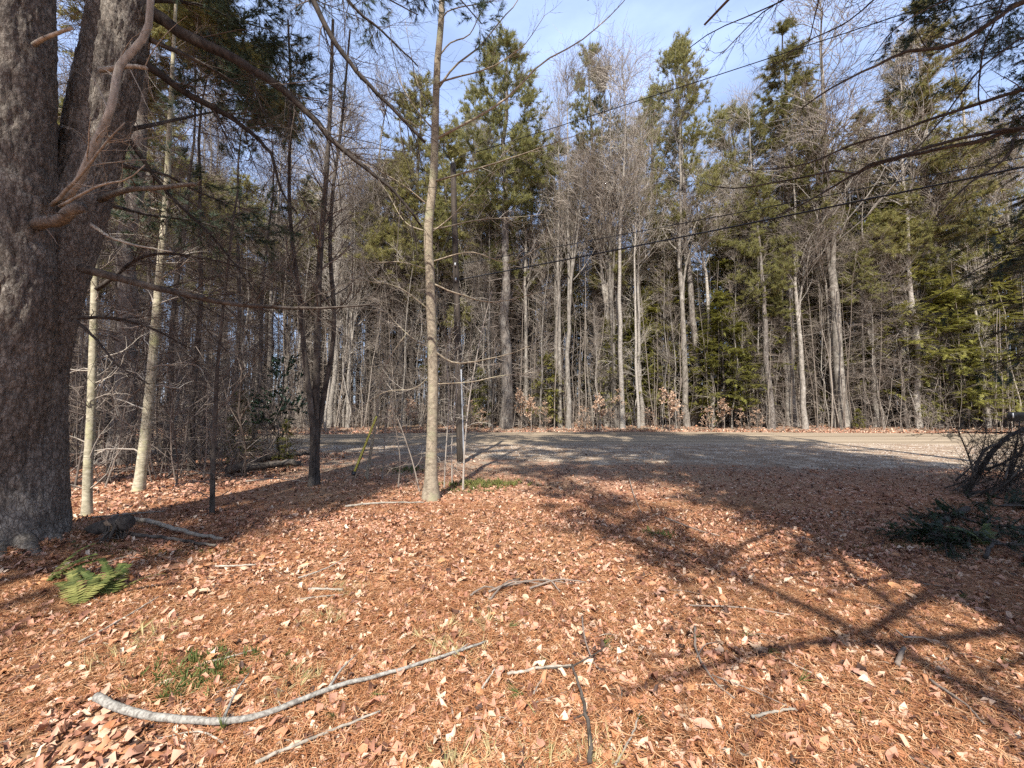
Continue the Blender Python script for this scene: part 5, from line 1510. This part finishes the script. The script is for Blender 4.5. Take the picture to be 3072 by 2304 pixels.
# fallen green pine tufts
for k, (px, py) in enumerate([(222, 735), (292, 674), (547, 666), (602, 650), (590, 574), (370, 700), (800, 690), (770, 655), (470, 580), (335, 720), (700, 640), (640, 725), (520, 700), (860, 720), (905, 700), (1000, 665), (960, 600), (285, 660), (510, 632), (745, 640)]):
    g = np.random.default_rng(700 + k)
    m_ = MB(); m_.inst(TUFT_NEAR, np.zeros((1, 3)), np.array([[g.normal(), g.normal(), .25]]), np.array([.10]), rng=g)
    tag(m_.build('pine_tuft', M['green'], None, smooth=False, loc=tuple(gp(px, py, .03))), 'fallen green tuft of pine needles on the brown leaves', 'needle tuft', 'fallen green needle tufts')

# brush pile on the right
bp = gp(985, 490)
br = thing('brush_pile', 'pile of dark cut branches in the shade at the right edge', 'brush pile', tuple(bp))
BRP = [([(966, 492, 7.1), (985, 462, 7.2), (1003, 440, 7.3), (1026, 428, 7.4)], .05, .03), ([(970, 485, 7.0), (978, 462, 7.0), (988, 448, 7.0), (1010, 440, 7.0)], .03, .015), ([(975, 478, 6.9), (968, 455, 6.9), (962, 440, 6.9), (958, 430, 6.8), (964, 423, 6.8)], .016, .006),
       ([(958, 500, 6.9), (980, 492, 6.9), (1010, 502, 6.8), (1030, 512, 6.8)], .03, .015), ([(985, 470, 7.3), (1005, 462, 7.2), (1026, 448, 7.2)], .025, .015), ([(945, 488, 7.2), (975, 478, 7.1), (1000, 468, 7.1)], .014, .006), ([(1005, 490, 7.0), (1015, 450, 7.0), (1020, 420, 7.0)], .018, .008), ([(990, 495, 6.8), (1012, 478, 6.8), (1030, 470, 6.8)], .02, .01)]
gb = np.random.default_rng(850)
for _ in range(14):
    x0, y0 = gb.uniform(945, 1015), gb.uniform(478, 512)
    x1, y1 = x0 + gb.uniform(5, 70), y0 - gb.uniform(-12, 75)
    Yd_ = gb.uniform(6.2, 7.6)
    BRP.append(([(x0, y0, Yd_), ((x0 + x1) / 2 + gb.uniform(-8, 8), (y0 + y1) / 2 + gb.uniform(-8, 8), Yd_ + .2), (x1, y1, Yd_ + gb.uniform(-.3, .4))], gb.uniform(.01, .022), .005))
for k, (pts, r0, r1) in enumerate(BRP):
    bough(br, 'branch', pts, r0, r1, M['dark_bark'], M['dark_bark'], 14, .5, 5, .22, .03, 0, 14, 7, .8, 800 + k, flat=.1, rmin=.003)
# hemlock boughs lying round the brush pile
for k, (px, py, lab) in enumerate([(985, 528, 'dark hemlock bough on the ground below the brush pile'), (1005, 548, 'dark hemlock bough at the right edge in front of the brush pile'), (1000, 510, 'dark hemlock bough heaped against the brush pile'), (970, 548, 'low dark hemlock bough at the shadow edge, right')]):
    g = np.random.default_rng(830 + k)
    p = gp(px, py)
    o = thing('hemlock_bough', lab, 'bough', tuple(p))
    a_ = g.uniform(0, 6.28, 7)
    Cs = np.stack([curve([[0, 0, .06], [.35 * math.cos(t), .3 * math.sin(t), .12], [.7 * math.cos(t + .3), .55 * math.sin(t + .3), .05]], 8) for t in a_])
    Rs = np.tile(taper(.012, .004, 8), (7, 1))
    m_ = MB(); m_.tubes(Cs, Rs, 4)
    D, DR, _ = spawn(Cs, Rs, 12, .15, 1, .8, .3, 3, .6, .003, 0, .15, -.03, .6, g); m_.tubes(D, DR, 3)
    m_.build('stem', M['dark_bark'], o)
    q_, d_ = along(D, 10, 0, 1, g)
    f_ = MB(); f_.inst(SPRAY_NEAR, q_, d_ + g.normal(size=d_.shape) * .4, g.uniform(.05, .10, len(q_)), up=np.tile([0, 0, 1.], (len(q_), 1)) + g.normal(size=q_.shape) * .3)
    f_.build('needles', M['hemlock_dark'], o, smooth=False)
# dry weeds along the gravel verge
g = np.random.default_rng(900)
for k in range(30):
    px = g.uniform(560, 960)
    x = g.uniform(1, 11); y = float(verge_edge(x)) + g.uniform(-.6, .8)
    plant(('shrubA', 'shrubB')[k % 2], 'dry_weed', 'dry brown weed stalks along the near edge of the gravel verge', 'weed', x, y, g.uniform(.25, .6), 'dry weeds on the gravel verge edge')
